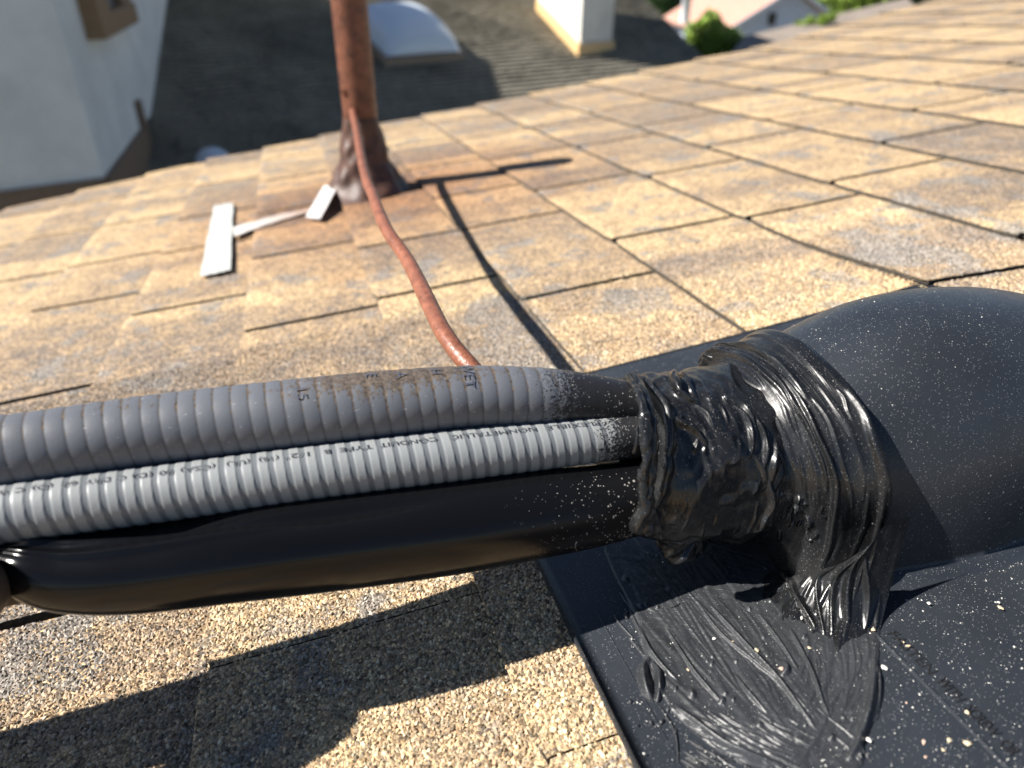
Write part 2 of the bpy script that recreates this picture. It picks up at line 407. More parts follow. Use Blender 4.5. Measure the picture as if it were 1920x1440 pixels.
rpart('shingle_edge', np.vstack(Vb), np.vstack(Fb), M_AS, roof, False)
# underlay sheet and the house body below it
rkb = [(b, float(np.interp(b, RAKE_B, RAKE_A)) - .05) for b in np.linspace(LB[0], LB[-1], 30)]
P = [(b, A0, -.006) for b, _ in rkb] + [(b, a, -.006) for b, a in rkb]
rpart('underlayment', P, gridfaces(2, 30)[:, ::-1], M_AS, roof, False)
M_FASC = simple('fascia_paint', (.30, .22, .15), .6)
M_STUC = simple('stucco_white', (.62, .61, .57), .85, .1, 3, .5, 90)
P = []
for z in (-.012, -.8): P += [(LB[0], A0, z), (LB[-1], A0, z)] + [(b, a - .02, z) for b, a in rkb[::-1]]
m_ = len(P) // 2; q = [(i, (i + 1) % m_, (i + 1) % m_ + m_, i + m_) for i in range(m_)]
rpart('fascia', P, np.array(q), M_FASC, roof, False)
def roofbox(name, b0, b1, a0, a1, n0, n1, mat, th):
    v = [(b, a, n) for n in (n0, n1) for a in (a0, a1) for b in (b0, b1)]
    return rpart(name, v, np.array([(0, 2, 3, 1), (4, 5, 7, 6), (0, 1, 5, 4), (2, 6, 7, 3), (0, 4, 6, 2), (1, 3, 7, 5)]), mat, th, False)
roofbox('wall', LB[0] + .8, LB[-1] - .8, A0 + .5, 5.0, -20, -.5, M_STUC, roof)

# real granules on the nearer shingles
def granules(a_lo, a_hi, b_lo, b_hi, sp, seed):
    r = np.random.default_rng(seed)
    gx, gy = np.meshgrid(np.arange(b_lo, b_hi, sp), np.arange(a_lo, a_hi, sp * .93))
    b = (gx + r.uniform(-.55, .55, gx.shape) * sp).ravel(); a = (gy + r.uniform(-.55, .55, gx.shape) * sp).ravel()
    px = project(np.stack([b, a, np.zeros_like(a)], -1))
    keep = (px[:, 0] > -160) & (px[:, 0] < 2080) & (px[:, 1] < 1560)
    keep &= ~((b > .23) & (b < 1.64) & (a < 1.63))
    idx = np.clip(np.searchsorted(LB, b, side='right') - 1, 0, len(LB) - 2); LBa = np.array(LB); k = LBa[idx]; w = LBa[idx + 1] - k
    for i in np.unique(idx):
        for s in SLOTS[LB[i]]: keep &= ~((idx == i) & (np.abs(a - s) < (.002 if s < 1.3 else .0155)))
    a, b, k, w = a[keep], b[keep], k[keep], w[keep]
    n = slab_n(a, b, k, w) + lift_at(a, b); return a, b, n
parts = [granules(.40, 1.32, -1.25, .26, .0064, 1), granules(1.32, 2.45, -2.2, 2.3, .0072, 2)]
ga = np.concatenate([p[0] for p in parts]); gb = np.concatenate([p[1] for p in parts]); gn = np.concatenate([p[2] for p in parts])
gs = np.concatenate([np.full(len(parts[0][0]), .0041), np.full(len(parts[1][0]), .0041)])
ng = len(ga); gs = gs * RNG.uniform(.65, 1.25, ng)
octv = np.array([(1, 0, 0), (0, 1, 0), (-1, 0, 0), (0, -1, 0), (.1, .05, .8), (0, 0, -.5)], float)
octf = np.array([(0, 1, 4), (1, 2, 4), (2, 3, 4), (3, 0, 4), (1, 0, 5), (2, 1, 5), (3, 2, 5), (0, 3, 5)])
vv = octv[None] * gs[:, None, None] * RNG.uniform(.65, 1.3, (ng, 6, 3))
vv[:, 4, :2] += RNG.uniform(-.7, .7, (ng, 2)) * gs[:, None]
th = RNG.uniform(0, 2 * np.pi, ng); c, s = np.cos(th)[:, None], np.sin(th)[:, None]
vx = vv[..., 0] * c - vv[..., 1] * s; vy = vv[..., 0] * s + vv[..., 1] * c; vv = np.stack([vx, vy, vv[..., 2]], -1)
vv += np.stack([gb, ga, gn + .0004], -1)[:, None]
t = np.clip(tone_at(ga, gb) + (vnoise(ga * 7, gb * 7, 21) - .5) * .4 + (vnoise(ga * 30, gb * 30, 22) - .5) * .25, 0, 1)
T = np.array(TONES); base = np.stack([np.interp(t, [0, .3, .6, 1], T[:, j]) for j in range(3)], -1)
r = RNG.random(ng)
kk = np.interp(r, [0, .08, .25, .6, .85, 1], [.20, .45, .75, 1.05, 1.4, 2.0])[:, None]
tint = RNG.uniform(-1, 1, ng)[:, None] * np.array([[.05, 0, -.06]])
gc = np.clip(base * kk * (1 + tint * 2.2), 0, .8)
gpa = np.clip((vnoise(ga * 4.3 + 7, gb * 4.3, 23) * .65 + vnoise(ga * 17, gb * 17, 24) * .35 - .56) / .06, 0, 1)[:, None] * .75; gc = gc * (1 - gpa) + gpa * np.array([[.235, .222, .205]]) * kk
gst = stain_at(ga, gb)[:, None]; gc = gc * (1 - gst * .6 * np.array([[.35, .6, .7]]))
fi = (octf[None] + (np.arange(ng) * 6)[:, None, None]).reshape(-1, 3)
me = mesh_from('granules', rl(vv.reshape(-1, 3), (0, 3, 0)), fi, np.full(len(fi), 3), False)
set_col(me, 'gcol', np.repeat(gc, 6, axis=0)); go = put('granules', me, M_GR, roof); go['kind'] = 'stuff'

# ------------------------------------------------------------------ displacement painting on a surface grid
class Field:
    def __init__(s, G, facing=True):
        s.G = G; s.nu, s.nv = G.shape[:2]; s.px = project(G); s.D = np.zeros((s.nu, s.nv))
        du = np.gradient(G, axis=0); dv = np.gradient(G, axis=1); n = np.cross(du, dv); n /= np.linalg.norm(n, axis=-1)[..., None] + 1e-12
        s.n = n; s.vis = ((CL - G) * n).sum(-1)
        if np.median(s.vis[s.nu // 4:-s.nu // 4]) < -1e9: s.n = -n
        s.cell = float(np.median(np.linalg.norm(du, axis=-1))), float(np.median(np.linalg.norm(dv, axis=-1)))
    def outward(s, c):
        sg = np.sign(((s.G - c) * s.n).sum(-1)); s.n = s.n * sg[..., None]; s.vis = ((CL - s.G) * s.n).sum(-1)
    def find(s, x, y):
        d = (s.px[..., 0] - x) ** 2 + (s.px[..., 1] - y) ** 2 + np.where(s.vis < 0, 1e7, 0); return np.unravel_index(np.argmin(d), d.shape)
    def stroke_px(s, pts, w, h, taper=True, rnd=0):
        q = [s.find(*p) for p in pts]; s.stroke(q, w, h, taper)
    def stroke(s, ij, w, h, taper=True, sharp=1.0):
        """w, h in roof units"""
        Q, L = catmull(np.array(ij, float), 4) if len(ij) < 2 else catmull(np.array(ij, float), max(8, int(np.abs(np.diff(np.array(ij), axis=0)).max() * len(ij) * 1.2)))
        m = len(Q)
        for t_, (i, j) in enumerate(Q[:, :2]):
            f = math.sin(math.pi * (t_ + .5) / m) ** .5 if taper else 1
            ww = w * (.5 + .5 * f); ri = int(3 * ww / s.cell[0]) + 1; rj = int(3 * ww / s.cell[1]) + 1
            i0, i1 = max(0, int(i) - ri), min(s.nu, int(i) + ri + 1); j0, j1 = max(0, int(j) - rj), min(s.nv, int(j) + rj + 1)
            if i0 >= i1 or j0 >= j1: continue
            ii, jj = np.meshgrid(np.arange(i0, i1), np.arange(j0, j1), indexing='ij')
            d2 = ((ii - i) * s.cell[0]) ** 2 + ((jj - j) * s.cell[1]) ** 2
            v = h * f * np.exp(-d2 / ww ** 2)
            s.D[i0:i1, j0:j1] = np.maximum(s.D[i0:i1, j0:j1], v) if h > 0 else np.minimum(s.D[i0:i1, j0:j1], v)
    def result(s, k=1.0): return s.G + s.n * s.D[..., None] * k

# ------------------------------------------------------------------ flashing
FL = rthing('roof_flashing', (.93, .93, .01), 'black plastic roof flashing with a domed hood, smeared with glossy black sealant, lower right', 'flashing')
PZ = .032
def plate_n(b, a):
    # gentle bow of the plate over the shingles, rising into the hood foot
    return PZ + .004 * np.sin(b * 4) + .003 * np.sin(a * 5)
bs = np.linspace(.215, 1.73, 80); as_ = np.linspace(-.1, 1.645, 90)
BB, AA = np.meshgrid(bs, as_, indexing='ij')
P = np.stack([BB, AA, plate_n(BB, AA)], -1)
f = gridfaces(80, 90)[:, ::-1]
top = P.reshape(-1, 3); bot = top - [0, 0, .010]
idx = np.arange(80 * 90).reshape(80, 90); ring = np.concatenate([idx[:, 0], idx[-1, 1:], idx[::-1, -1][1:], idx[0, ::-1][1:-1]])
# rounded rim: small outward bevel strip
rimv = top[ring].copy(); c0 = np.array([1.08, .77, 0]); d = np.sign(rimv - c0)
off = np.zeros_like(rimv)
off[:, 0] = np.where(np.isclose(rimv[:, 0], bs[0]), -.004, np.where(np.isclose(rimv[:, 0], bs[-1]), .004, 0))
off[:, 1] = np.where(np.isclose(rimv[:, 1], as_[0]), -.004, np.where(np.isclose(rimv[:, 1], as_[-1]), .004, 0))
r1 = rimv + off + [0, 0, -.004]; r2 = rimv + off + [0, 0, -.016]
m_ = len(ring); n0 = len(top); q = np.arange(m_); q2 = (q + 1) % m_
Fx = np.vstack([f, np.stack([ring[q], n0 + q, n0 + q2, ring[q2]], -1), np.stack([n0 + q, n0 + m_ + q, n0 + m_ + q2, n0 + q2], -1)])
plate = rpart('base_plate', np.vstack([top, r1, r2]), Fx, M_PL, FL, True)
# hood: half-dome that opens toward the neck
HB = [.685, .78, .9, 1.02, 1.15, 1.27, 1.38, 1.46, 1.51, 1.53]
HW = [.206, .234, .255, .255, .24, .212, .165, .115, .06, .004]
HH = [.378, .398, .412, .406, .380, .335, .272, .20, .11, .033]
HC = [.935, .935, .935, .935, .935, .935, .935, .935, .935, .935]
nb = 90; bt = 1 - (1 - np.linspace(0, 1, nb)) ** 1.3
b_ = HB[0] + (HB[-1] - HB[0]) * bt
Q, _ = catmull(np.stack([HB, HW, HH, HC], 1)[:, [0, 1, 2, 3]], 400)
w_ = np.interp(b_, Q[:, 0], Q[:, 1]); h_ = np.interp(b_, Q[:, 0], Q[:, 2]); c_ = np.interp(b_, Q[:, 0], Q[:, 3])
th = np.linspace(0, np.pi, 110)
ca, sa = np.cos(th), np.sin(th)
e = .86
aa = c_[:, None] - w_[:, None] * np.sign(ca) * np.abs(ca)[None] ** e
nn = PZ + (h_[:, None] - PZ) * np.abs(sa)[None] ** e
# flare foot into the plate
aa = np.concatenate([aa[:, :1] - .022, aa[:, :1] - .008, aa, aa[:, -1:] + .008, aa[:, -1:] + .022], 1)
nn = np.concatenate([nn[:, :1] - .004, nn[:, :1] + .004, np.maximum(nn, PZ + .018), nn[:, -1:] + .004, nn[:, -1:] - .004], 1)
G = np.stack([b_[:, None] * np.ones_like(aa), aa, nn], -1)
rpart('hood', G, gridfaces(*G.shape[:2])[:, ::-1], M_PL, FL, True)

# neck: the coated collar the bundle runs into
def aim(x, y, a, r): return np.concatenate([on_a(x, y, a), [r]])
NK = [aim(1178, 852, .93, .128), aim(1215, 853, .93, .142), aim(1290, 853, .93, .150), aim(1370, 850, .93, .154), aim(1450, 846, .93, .158), aim(1540, 842, .93, .16)]
neck_ctrl = np.array(NK)
def neck_r(S, TH, R, P):
    r = R + (vnoise(S * 22, TH * 2.2 + 7, 31) - .5) * .016 + (vnoise(S * 60, TH * 7, 32) - .5) * .006
    return r
G, s_, t_, Pn, E1n, E2n, Rn = tube(neck_ctrl, 300, 420, neck_r)
fld = Field(G); fld.outward(Pn[:, None]); 
K = [([(1182, 703), (1204, 735), (1226, 778), (1229, 830), (1216, 880), (1206, 925), (1208, 965), (1212, 990)], .0075, .016),
     ([(1195, 700), (1222, 730), (1240, 790), (1236, 850), (1224, 905)], .005, .010),
     ([(1190, 712), (1210, 760), (1217, 810), (1212, 850)], .004, .009),
     ([(1258, 700), (1268, 725), (1283, 745), (1310, 757)], .0065, .014), ([(1275, 700), (1290, 725), (1305, 748)], .004, .009),
     ([(1250, 783), (1282, 795), (1305, 812), (1325, 832)], .005, .011), ([(1262, 793), (1264, 815), (1258, 858)], .0045, .010),
     ([(1275, 770), (1300, 785), (1318, 806)], .004, .007), ([(1300, 757), (1325, 775), (1340, 800)], .004, .007),
     ([(1325, 745), (1350, 765), (1365, 795)], .0035, .006), ([(1355, 744), (1385, 757), (1405, 780), (1420, 815)], .005, .010),
     ([(1375, 760), (1400, 790), (1410, 830), (1405, 858)], .0045, .009), ([(1395, 765), (1425, 800), (1437, 840), (1430, 880)], .0045, .009),
     ([(1384, 858), (1381, 838), (1386, 822)], .004, .008), ([(1300, 850), (1305, 835), (1309, 824)], .003, .006), ([(1318, 852), (1320, 842), (1321, 834)], .003, .005),
     ([(1335, 852), (1338, 842), (1340, 834)], .003, .005), ([(1370, 868), (1380, 858), (1384, 845)], .004, .008),
     ([(1440, 900), (1447, 940), (1430, 975), (1412, 998)], .005, .011), ([(1455, 830), (1450, 870), (1444, 905)], .005, .010),
     ([(1418, 960), (1408, 985), (1402, 1000)], .003, .006)]
for p, w, h in K: fld.stroke_px(p, w, h)
rr = random.Random(4)
for i in range(26):
    x = rr.uniform(1240, 1480); y = rr.uniform(695, 860); L = rr.uniform(18, 75)
    fld.stroke_px([(x, y), (x + L * .28, y + L * .45), (x + L * .42, y + L)], rr.uniform(.002, .005), rr.uniform(.001, .004))
for i in range(36):
    x = rr.uniform(1200, 1480); y = rr.uniform(860, 1000); L = rr.uniform(15, 50)
    fld.stroke_px([(x, y), (x - L * .1, y + L * .5), (x - L * .35, y + L)], rr.uniform(.0016, .003), rr.uniform(.001, .0035))
for i in range(30):
    x = rr.uniform(1178, 1240); y = rr.uniform(700, 990); L = rr.uniform(15, 60)
    fld.stroke_px([(x, y), (x + L * .12, y + L * .5), (x + L * .1, y + L)], rr.uniform(.0012, .0025), rr.uniform(.0015, .004))
Gn = fld.result()
# close the front of the neck round the pipes
capc = np.repeat(Pn[:1][None], 420, 1); cap = Gn[:1] * .0 + (Pn[0][None, None] + (Gn[:1] - Pn[0]) * .45) + np.array([.012, 0, 0])
Gn2 = np.concatenate([cap, Gn[:1] + (Pn[0] - Gn[:1]) * .06 - np.array([.006, 0, 0]), Gn], 0)
SEAL = rpart('sealant', Gn2, tubefaces(*Gn2.shape[:2]), M_SE, FL, True)
def guv(o, gu, gv): set_attr(o.data, 'gu', gu); set_attr(o.data, 'gv', gv)
_r, _c = Gn2.shape[:2]; _i, _j = np.meshgrid(np.arange(_r), np.arange(_c), indexing='ij')
_t = -np.pi + _j / _c * 2 * np.pi; guv(SEAL, _t * .038, _i / 300 * .085 + .004 * np.sin(_t * 2))

# ring face: flared skin of sealant from the neck out to the hood mouth
RC = np.array([.70, .935, .205]); 
th = np.linspace(0, 2 * np.pi, 620, endpoint=False) - math.radians(120)
prof = np.array([(.560, .148), (.588, .154), (.606, .164), (.618, .180), (.628, .196), (.640, .209), (.654, .219), (.672, .227), (.690, .234), (.702, .240), (.712, .2445), (.721, .2435), (.728, .236)])
pq, _ = catmull(np.column_stack([prof, np.zeros(len(prof))]), 170)
bR = pq[:, 0][:, None] * np.ones((1, 620)); rR = pq[:, 1][:, None] * np.ones((1, 620))
tt = th[None] * np.ones_like(bR)
# centre drifts from the neck axis to the hood axis
fz = np.clip((bR - .56) / .09, 0, 1); cn = .205 + .012 * (1 - fz); ca_ = .93 + .005 * fz
rR = np.where(rR > .17, .17 + (rR - .17) * .72, rR)
rw = rR * (1 + .012 * np.sin(tt * 3 + 1) * fz) + (vnoise(tt * 3, bR * 30, 41) - .5) * .006
lowm = (np.sin(tt) < 0); ex_c = np.where(lowm, 1 - .72 * fz, 1.0)
Aa = ca_ - rw * np.sign(np.cos(tt)) * np.abs(np.cos(tt)) ** ex_c - np.where(lowm, .02 * fz * np.sin(tt) ** 2 * np.sign(np.cos(tt)), 0); Nn = cn + rw * np.sin(tt) * np.where(lowm, 1, 1 - .13 * fz)
# where the circle would dip below the plate follow the hood sides down instead
Nn = np.where(Nn < PZ + .004, PZ + .004, Nn)
_f = np.clip(1 - (Nn - PZ) / .15, 0, 1) ** 2.0; _w = np.clip((.93 - Aa) / .2, 0, 1); _w = _w * _w * (3 - 2 * _w) * fz
G = np.stack([bR - .062 * _f * _w, Aa - .042 * _f * _w, Nn], -1)
fr = Field(G); fr.outward(np.array([[[.70, .935, .205]]]) - np.array([0.0, 0, 0]))
fr.n = np.where((fr.n[..., :1] > .35), -fr.n, fr.n); fr.vis = ((CL - fr.G) * fr.n).sum(-1)
rr = random.Random(9); nth = 620
def th_j(deg): return ((deg + 120) % 360) / 360 * nth
def arc(i, d0, d1, w, h, wob=2.0):
    n = max(3, int(abs(d1 - d0) / 12)); pts = []
    for k in range(n + 1): pts.append((i + rr.uniform(-wob, wob), th_j(0) + (d0 + (d1 - d0) * k / n) / 360 * nth))
    fr.stroke(pts, w, h)
for i in range(55):                      # brush grooves round the face and the rim
    d0 = rr.uniform(-40, 150); arc(rr.uniform(38, 150), d0, d0 + rr.uniform(15, 70), rr.uniform(.002, .0065), rr.uniform(.0008, .0032), 4)
for (i, d0, d1, w, h) in [(92, -35, 80, .006, .010), (82, 10, 95, .005, .006), (112, 0, 60, .004, .004), (156, -15, 58, .0055, .009), (104, 60, 160, .008, .012), (72, 55, 140, .007, .007)]: arc(i, d0, d1, w, h, 3)
# lump of sealant at the far top of the ring
for k in range(16): arc(rr.uniform(70, 110), rr.uniform(118, 140), rr.uniform(142, 168), rr.uniform(.006, .011), rr.uniform(.010, .022), 3)
for k in range(7): arc(rr.uniform(152, 162), rr.uniform(-25, 0), rr.uniform(4, 30), .004, .008, 1)
for k in range(18):                       # blobs low on the face
    x, y = rr.uniform(1460, 1545), rr.uniform(915, 1010); fr.stroke_px([(x, y), (x + rr.uniform(-8, 8), y + rr.uniform(3, 12)), (x + rr.uniform(-12, 12), y + rr.uniform(8, 22))], rr.uniform(.002, .005), rr.uniform(.004, .010))
Gr = fr.result()
_o = rpart('sealant', Gr, np.concatenate([gridfaces(*Gr.shape[:2], True)]), M_SE, FL, True)
_i, _j = np.meshgrid(np.arange(Gr.shape[0]), np.arange(nth), indexing='ij'); guv(_o, _j / nth * .35, _i / 170 * .045 + .002 * np.sin(_j / 40))

# drape: sealant running from the near side of the ring down on to the plate
nt, nv_ = 260, 240
tv = np.linspace(0, 1, nt)[:, None] * np.ones((1, nv_)); vv_ = np.linspace(0, 1, nv_)[None] * np.ones((nt, 1))
top_l = np.array([on_n(1440, 1000, .10), on_n(1500, 1010, .13), on_n(1560, 990, .19), on_n(1600, 960, .235), on_n(1628, 950, .24)])
top_l = np.array([(.585, .80, .040), (.612, .745, .075), (.652, .698, .13), (.70, .686, .19), (.745, .684, .195)])
bot_l = np.array([on_n(1395, 1120, PZ + .003), on_n(1450, 1165, PZ + .003), on_n(1520, 1215, PZ + .003), on_n(1585, 1235, PZ + .003), on_n(1648, 1190, PZ + .003)])
tl, _ = catmull(top_l, nt); bl, _ = catmull(bot_l, nt)
vs = vv_[..., None]
fall = 1 - (1 - vv_) ** 2.4
Pd = tl[:, None] * (1 - vs) + bl[:, None] * vs
Pd[..., 2] = tl[:, None, 2] + (bl[:, None, 2] - tl[:, None, 2]) * (1 - (1 - vv_) ** 2.2)
Pd[..., 1] = tl[:, None, 1] + (bl[:, None, 1] - tl[:, None, 1]) * (vv_ ** 1.5)
Pd[..., 0] = tl[:, None, 0] + (bl[:, None, 0] - tl[:, None, 0]) * (vv_ ** 1.2)
fd = Field(Pd); fd.outward(np.array([.72, .95, 0]))
rr = random.Random(19)
for i in range(34):
    u = rr.uniform(0, nt); v0 = rr.uniform(0, .6); L = rr.uniform(.2, .6); dr = rr.uniform(-12, 12)
    fd.stroke([(u, v0 * nv_), (u + dr * .4, (v0 + L * .5) * nv_), (u + dr, min(1, v0 + L) * nv_)], rr.uniform(.003, .010), rr.uniform(.001, .006))
for (x0, y0, x1, y1, x2, y2, w, h) in [(1607, 960, 1600, 1060, 1590, 1180, .007, .012), (1575, 960, 1572, 1080, 1560, 1190, .005, .009), (1545, 1000, 1535, 1090, 1545, 1190, .004, .008), (1620, 1040, 1625, 1110, 1622, 1180, .005, .009), (1470, 1060, 1490, 1110, 1530, 1180, .006, .012)]:
    fd.stroke_px([(x0, y0), (x1, y1), (x2, y2)], w, h)
Gd = fd.result()
_o = rpart('sealant', Gd, gridfaces(nt, nv_), M_SE, FL, True); guv(_o, vv_ * .06, tv * .05 + .002 * np.sin(vv_ * 5))

# apron: the brushed film over the plate
b0, b1, a0, a1 = .24, .80, .42, 1.14
nbq, naq = 480, 560
BB, AA = np.meshgrid(np.linspace(b0, b1, nbq), np.linspace(a0, a1, naq), indexing='ij')
G = np.stack([BB, AA, plate_n(BB, AA)], -1)
fa = Field(G); fa.n = np.zeros_like(G); fa.n[..., 2] = 1; fa.vis = np.ones(G.shape[:2])
def pij(x, y):
    p = on_n(x, y, PZ + .003); return ((p[0] - b0) / (b1 - b0) * (nbq - 1), (p[1] - a0) / (a1 - a0) * (naq - 1))
# outline of the film in photo pixels, measured on the plate
out = [(1120, 960), (1128, 1035), (1172, 1120), (1205, 1200), (1222, 1262), (1262, 1330), (1330, 1385), (1400, 1425), (1500, 1475), (1575, 1480), (1628, 1400), (1640, 1300), (1648, 1225), (1640, 1120), (1560, 990), (1300, 900)]
poly = np.array([pij(*p) for p in out])
ii, jj = np.meshgrid(np.arange(nbq), np.arange(naq), indexing='ij')
ins = np.zeros((nbq, naq), bool); dist = np.full((nbq, naq), 1e9)
for (x1, y1), (x2, y2) in zip(poly, np.roll(poly, -1, 0)):
    c_ = ((y1 > jj) != (y2 > jj)) & (ii < (x2 - x1) * (jj - y1) / (y2 - y1 + 1e-9) + x1); ins ^= c_
    tseg = np.clip(((ii - x1) * (x2 - x1) + (jj - y1) * (y2 - y1)) / ((x2 - x1) ** 2 + (y2 - y1) ** 2), 0, 1)
    dist = np.minimum(dist, np.hypot(ii - x1 - tseg * (x2 - x1), jj - y1 - tseg * (y2 - y1)))
sd = np.where(ins, dist, -dist) * fa.cell[0]
fv = sd + (vnoise(ii / 30, jj / 90, 51) - .5) * .03
film = np.clip(fv / .006, -1, 1)
rr = random.Random(3)
def sp(pts, w, h): fa.stroke([pij(*p) for p in pts], w, h)
for i in range(105):
    t0 = rr.uniform(0, 1); x0 = 1135 + 330 * t0 + rr.uniform(-10, 10); y0 = 1010 + 120 * t0 + rr.uniform(-60, 160)
    L = rr.uniform(60, 240); sl_ = rr.uniform(.55, .8) + .1 * (1 - t0)
    x1, y1 = x0 + L * .5 * sl_, y0 + L * .5; x2, y2 = x0 + L * sl_ * rr.uniform(.95, 1.15), y0 + L
    sp([(x0, y0), (x1 + rr.uniform(-9, 9), y1), (x2 + rr.uniform(-14, 14), y2)], rr.uniform(.002, .008), rr.uniform(.0005, .0026))
for i in range(60):                      # strokes that sweep down from the ring and hook left
    x0 = rr.uniform(1500, 1640); y0 = rr.uniform(1180, 1290); L = rr.uniform(70, 190); hk = rr.uniform(.1, .5)
    sp([(x0, y0), (x0 + 4, y0 + L * .45), (x0 - L * hk, y0 + L)], rr.uniform(.0014, .004), rr.uniform(.0008, .003))
for i in range(70):
    x0 = rr.uniform(1270, 1480); y0 = rr.uniform(1330, 1430); L = rr.uniform(30, 90)
    sp([(x0, y0), (x0 + L * .5, y0 + L * .35), (x0 + L, y0 + L * .5)], rr.uniform(.001, .0025), rr.uniform(.0015, .005))
BIG = [([(1215, 1238), (1207, 1262), (1212, 1295), (1222, 1312)], .0075, .017), ([(1222, 1245), (1236, 1268), (1236, 1300), (1232, 1318)], .005, .012),
       ([(1232, 1318), (1252, 1350), (1268, 1385), (1272, 1440)], .0015, .004), ([(1195, 1170), (1215, 1215), (1240, 1250), (1275, 1285)], .004, .007),
       ([(1330, 1135), (1400, 1215), (1460, 1280), (1505, 1340), (1530, 1375)], .0045, .0085), ([(1300, 1120), (1350, 1190), (1420, 1250), (1480, 1300), (1535, 1360)], .003, .006),
       ([(1270, 1330), (1300, 1355), (1350, 1395), (1400, 1420), (1470, 1445)], .005, .010), ([(1480, 1180), (1520, 1260), (1545, 1330), (1560, 1360)], .0035, .007),
       ([(1640, 1238), (1636, 1290), (1628, 1340), (1610, 1395), (1590, 1430)], .0055, .013), ([(1648, 1245), (1650, 1290), (1648, 1330)], .002, .005),
       ([(1470, 1245), (1475, 1262), (1466, 1272)], .005, .010), ([(1512, 1310), (1545, 1345), (1600, 1390), (1640, 1440)], .0014, .0035), ([(1540, 1370), (1575, 1395), (1620, 1440)], .0012, .003),
       ([(1180, 1140), (1205, 1200), (1225, 1240)], .003, .006), ([(1420, 1150), (1470, 1220), (1500, 1270)], .003, .006), ([(1250, 1180), (1300, 1260), (1360, 1330)], .003, .0055),
       ([(1380, 1270), (1400, 1300), (1440, 1345)], .003, .006), ([(1150, 1150), (1162, 1170), (1190, 1200)], .002, .004), ([(1295, 1300), (1300, 1312)], .006, .008)]
for p, w, h in BIG: sp(p, w, h)
# blotchy lumps
for i in range(60):
    x, y = rr.uniform(1160, 1620), rr.uniform(1040, 1430); sp([(x, y), (x + rr.uniform(-6, 6), y + rr.uniform(2, 10))], rr.uniform(.002, .0045), rr.uniform(.002, .006))
D = fa.D + np.where(film > 0, .0035 * np.minimum(1, film) , 0) + (vnoise(ii / 7, jj / 7, 52) - .5) * .0008
keep = (film > 0) | (fa.D > .0012)
D = np.where(keep, D + .0006, -.004)
G2 = G.copy(); G2[..., 2] += D
fq = gridfaces(nbq, naq)[:, ::-1]; kf = keep.ravel()[fq].any(1)
# keep only the film's own cells
used = np.unique(fq[kf]); remap = -np.ones(nbq * naq, int); remap[used] = np.arange(len(used))
_o = rpart('sealant', G2.reshape(-1, 3)[used], remap[fq[kf]], M_SF, FL, True)
_b, _a = G[..., 0] - .55, 1.0 - G[..., 1]; _hk = np.clip((_b + .02) * 2, 0, 1) * .4          # brush direction turns toward the ring side
_ang = .62 + .25 * np.sin(_a * 5) - _hk; guv(_o, ((_b * np.sin(_ang) + _a * np.cos(_ang)) * U).ravel()[used], ((_b * np.cos(_ang) - _a * np.sin(_ang)) * U).ravel()[used])

# drips and strings hanging from the neck
def strand(pts, name='sealant_drip', nv=14, nu=60, lump=.25, seed=1, parent=None, mat=None):
    def rf(S, TH, R, P): return R * (1 + (vnoise(S * 90, TH * 1.5 + 3, seed) - .5) * 2 * lump)
    c = np.array(pts); G, *_ = tube(c, nu, nv, rf)
    G = np.concatenate([G[:1] * 0 + G[0].mean(0), G, G[:1] * 0 + G[-1].mean(0)], 0)
    return rpart(name, G, tubefaces(*G.shape[:2]), mat or M_SE, FL, True, parent)
def sa_(x, y, a, r): return aim(x, y, a, r)
strand([sa_(1207, 880, .80, .010), sa_(1206, 920, .79, .009), sa_(1210, 950, .785, .012), sa_(1200, 978, .785, .014), sa_(1193, 995, .79, .010)], seed=3)
strand([sa_(1215, 900, .795, .008), sa_(1216, 950, .785, .010), sa_(1226, 975, .785, .011), sa_(1232, 990, .79, .009)], seed=4)
strand([sa_(1212, 955, .785, .009), sa_(1213, 985, .782, .012), sa_(1216, 998, .785, .008)], seed=5)
strand([sa_(1232, 985, .84, .012), sa_(1262, 1010, .84, .026), sa_(1285, 1028, .845, .024), sa_(1300, 1040, .85, .010)], lump=.5, seed=6)
strand([sa_(1255, 1000, .85, .016), sa_(1290, 1015, .85, .022), sa_(1320, 1015, .86, .012)], lump=.5, seed=8)
strand([sa_(1082, 1015, .815, .0016), sa_(1079, 1025, .812, .0014), sa_(1083, 1034, .812, .001)], 'sealant_string', 6, 20, .1)
# lip of sealant at the neck mouth wrapping round pipes
for k, (x0, y0, x1, y1, x2, y2, r) in enumerate([(1178, 705, 1205, 760, 1212, 850, .008), (1188, 702, 1216, 770, 1222, 870, .009), (1196, 800, 1194, 830, 1188, 850, .0025)]):
    strand([sa_(x0, y0, .93 + .02, r * .7), sa_(x1, y1, .84, r), sa_(x2, y2, .80, r), sa_(x2 - 6, y2 + 50, .79, r * .7)] if k < 2 else [sa_(x0, y0, .86, r), sa_(x1, y1, .85, r), sa_(x2, y2, .85, r)], lump=.35, seed=20 + k)

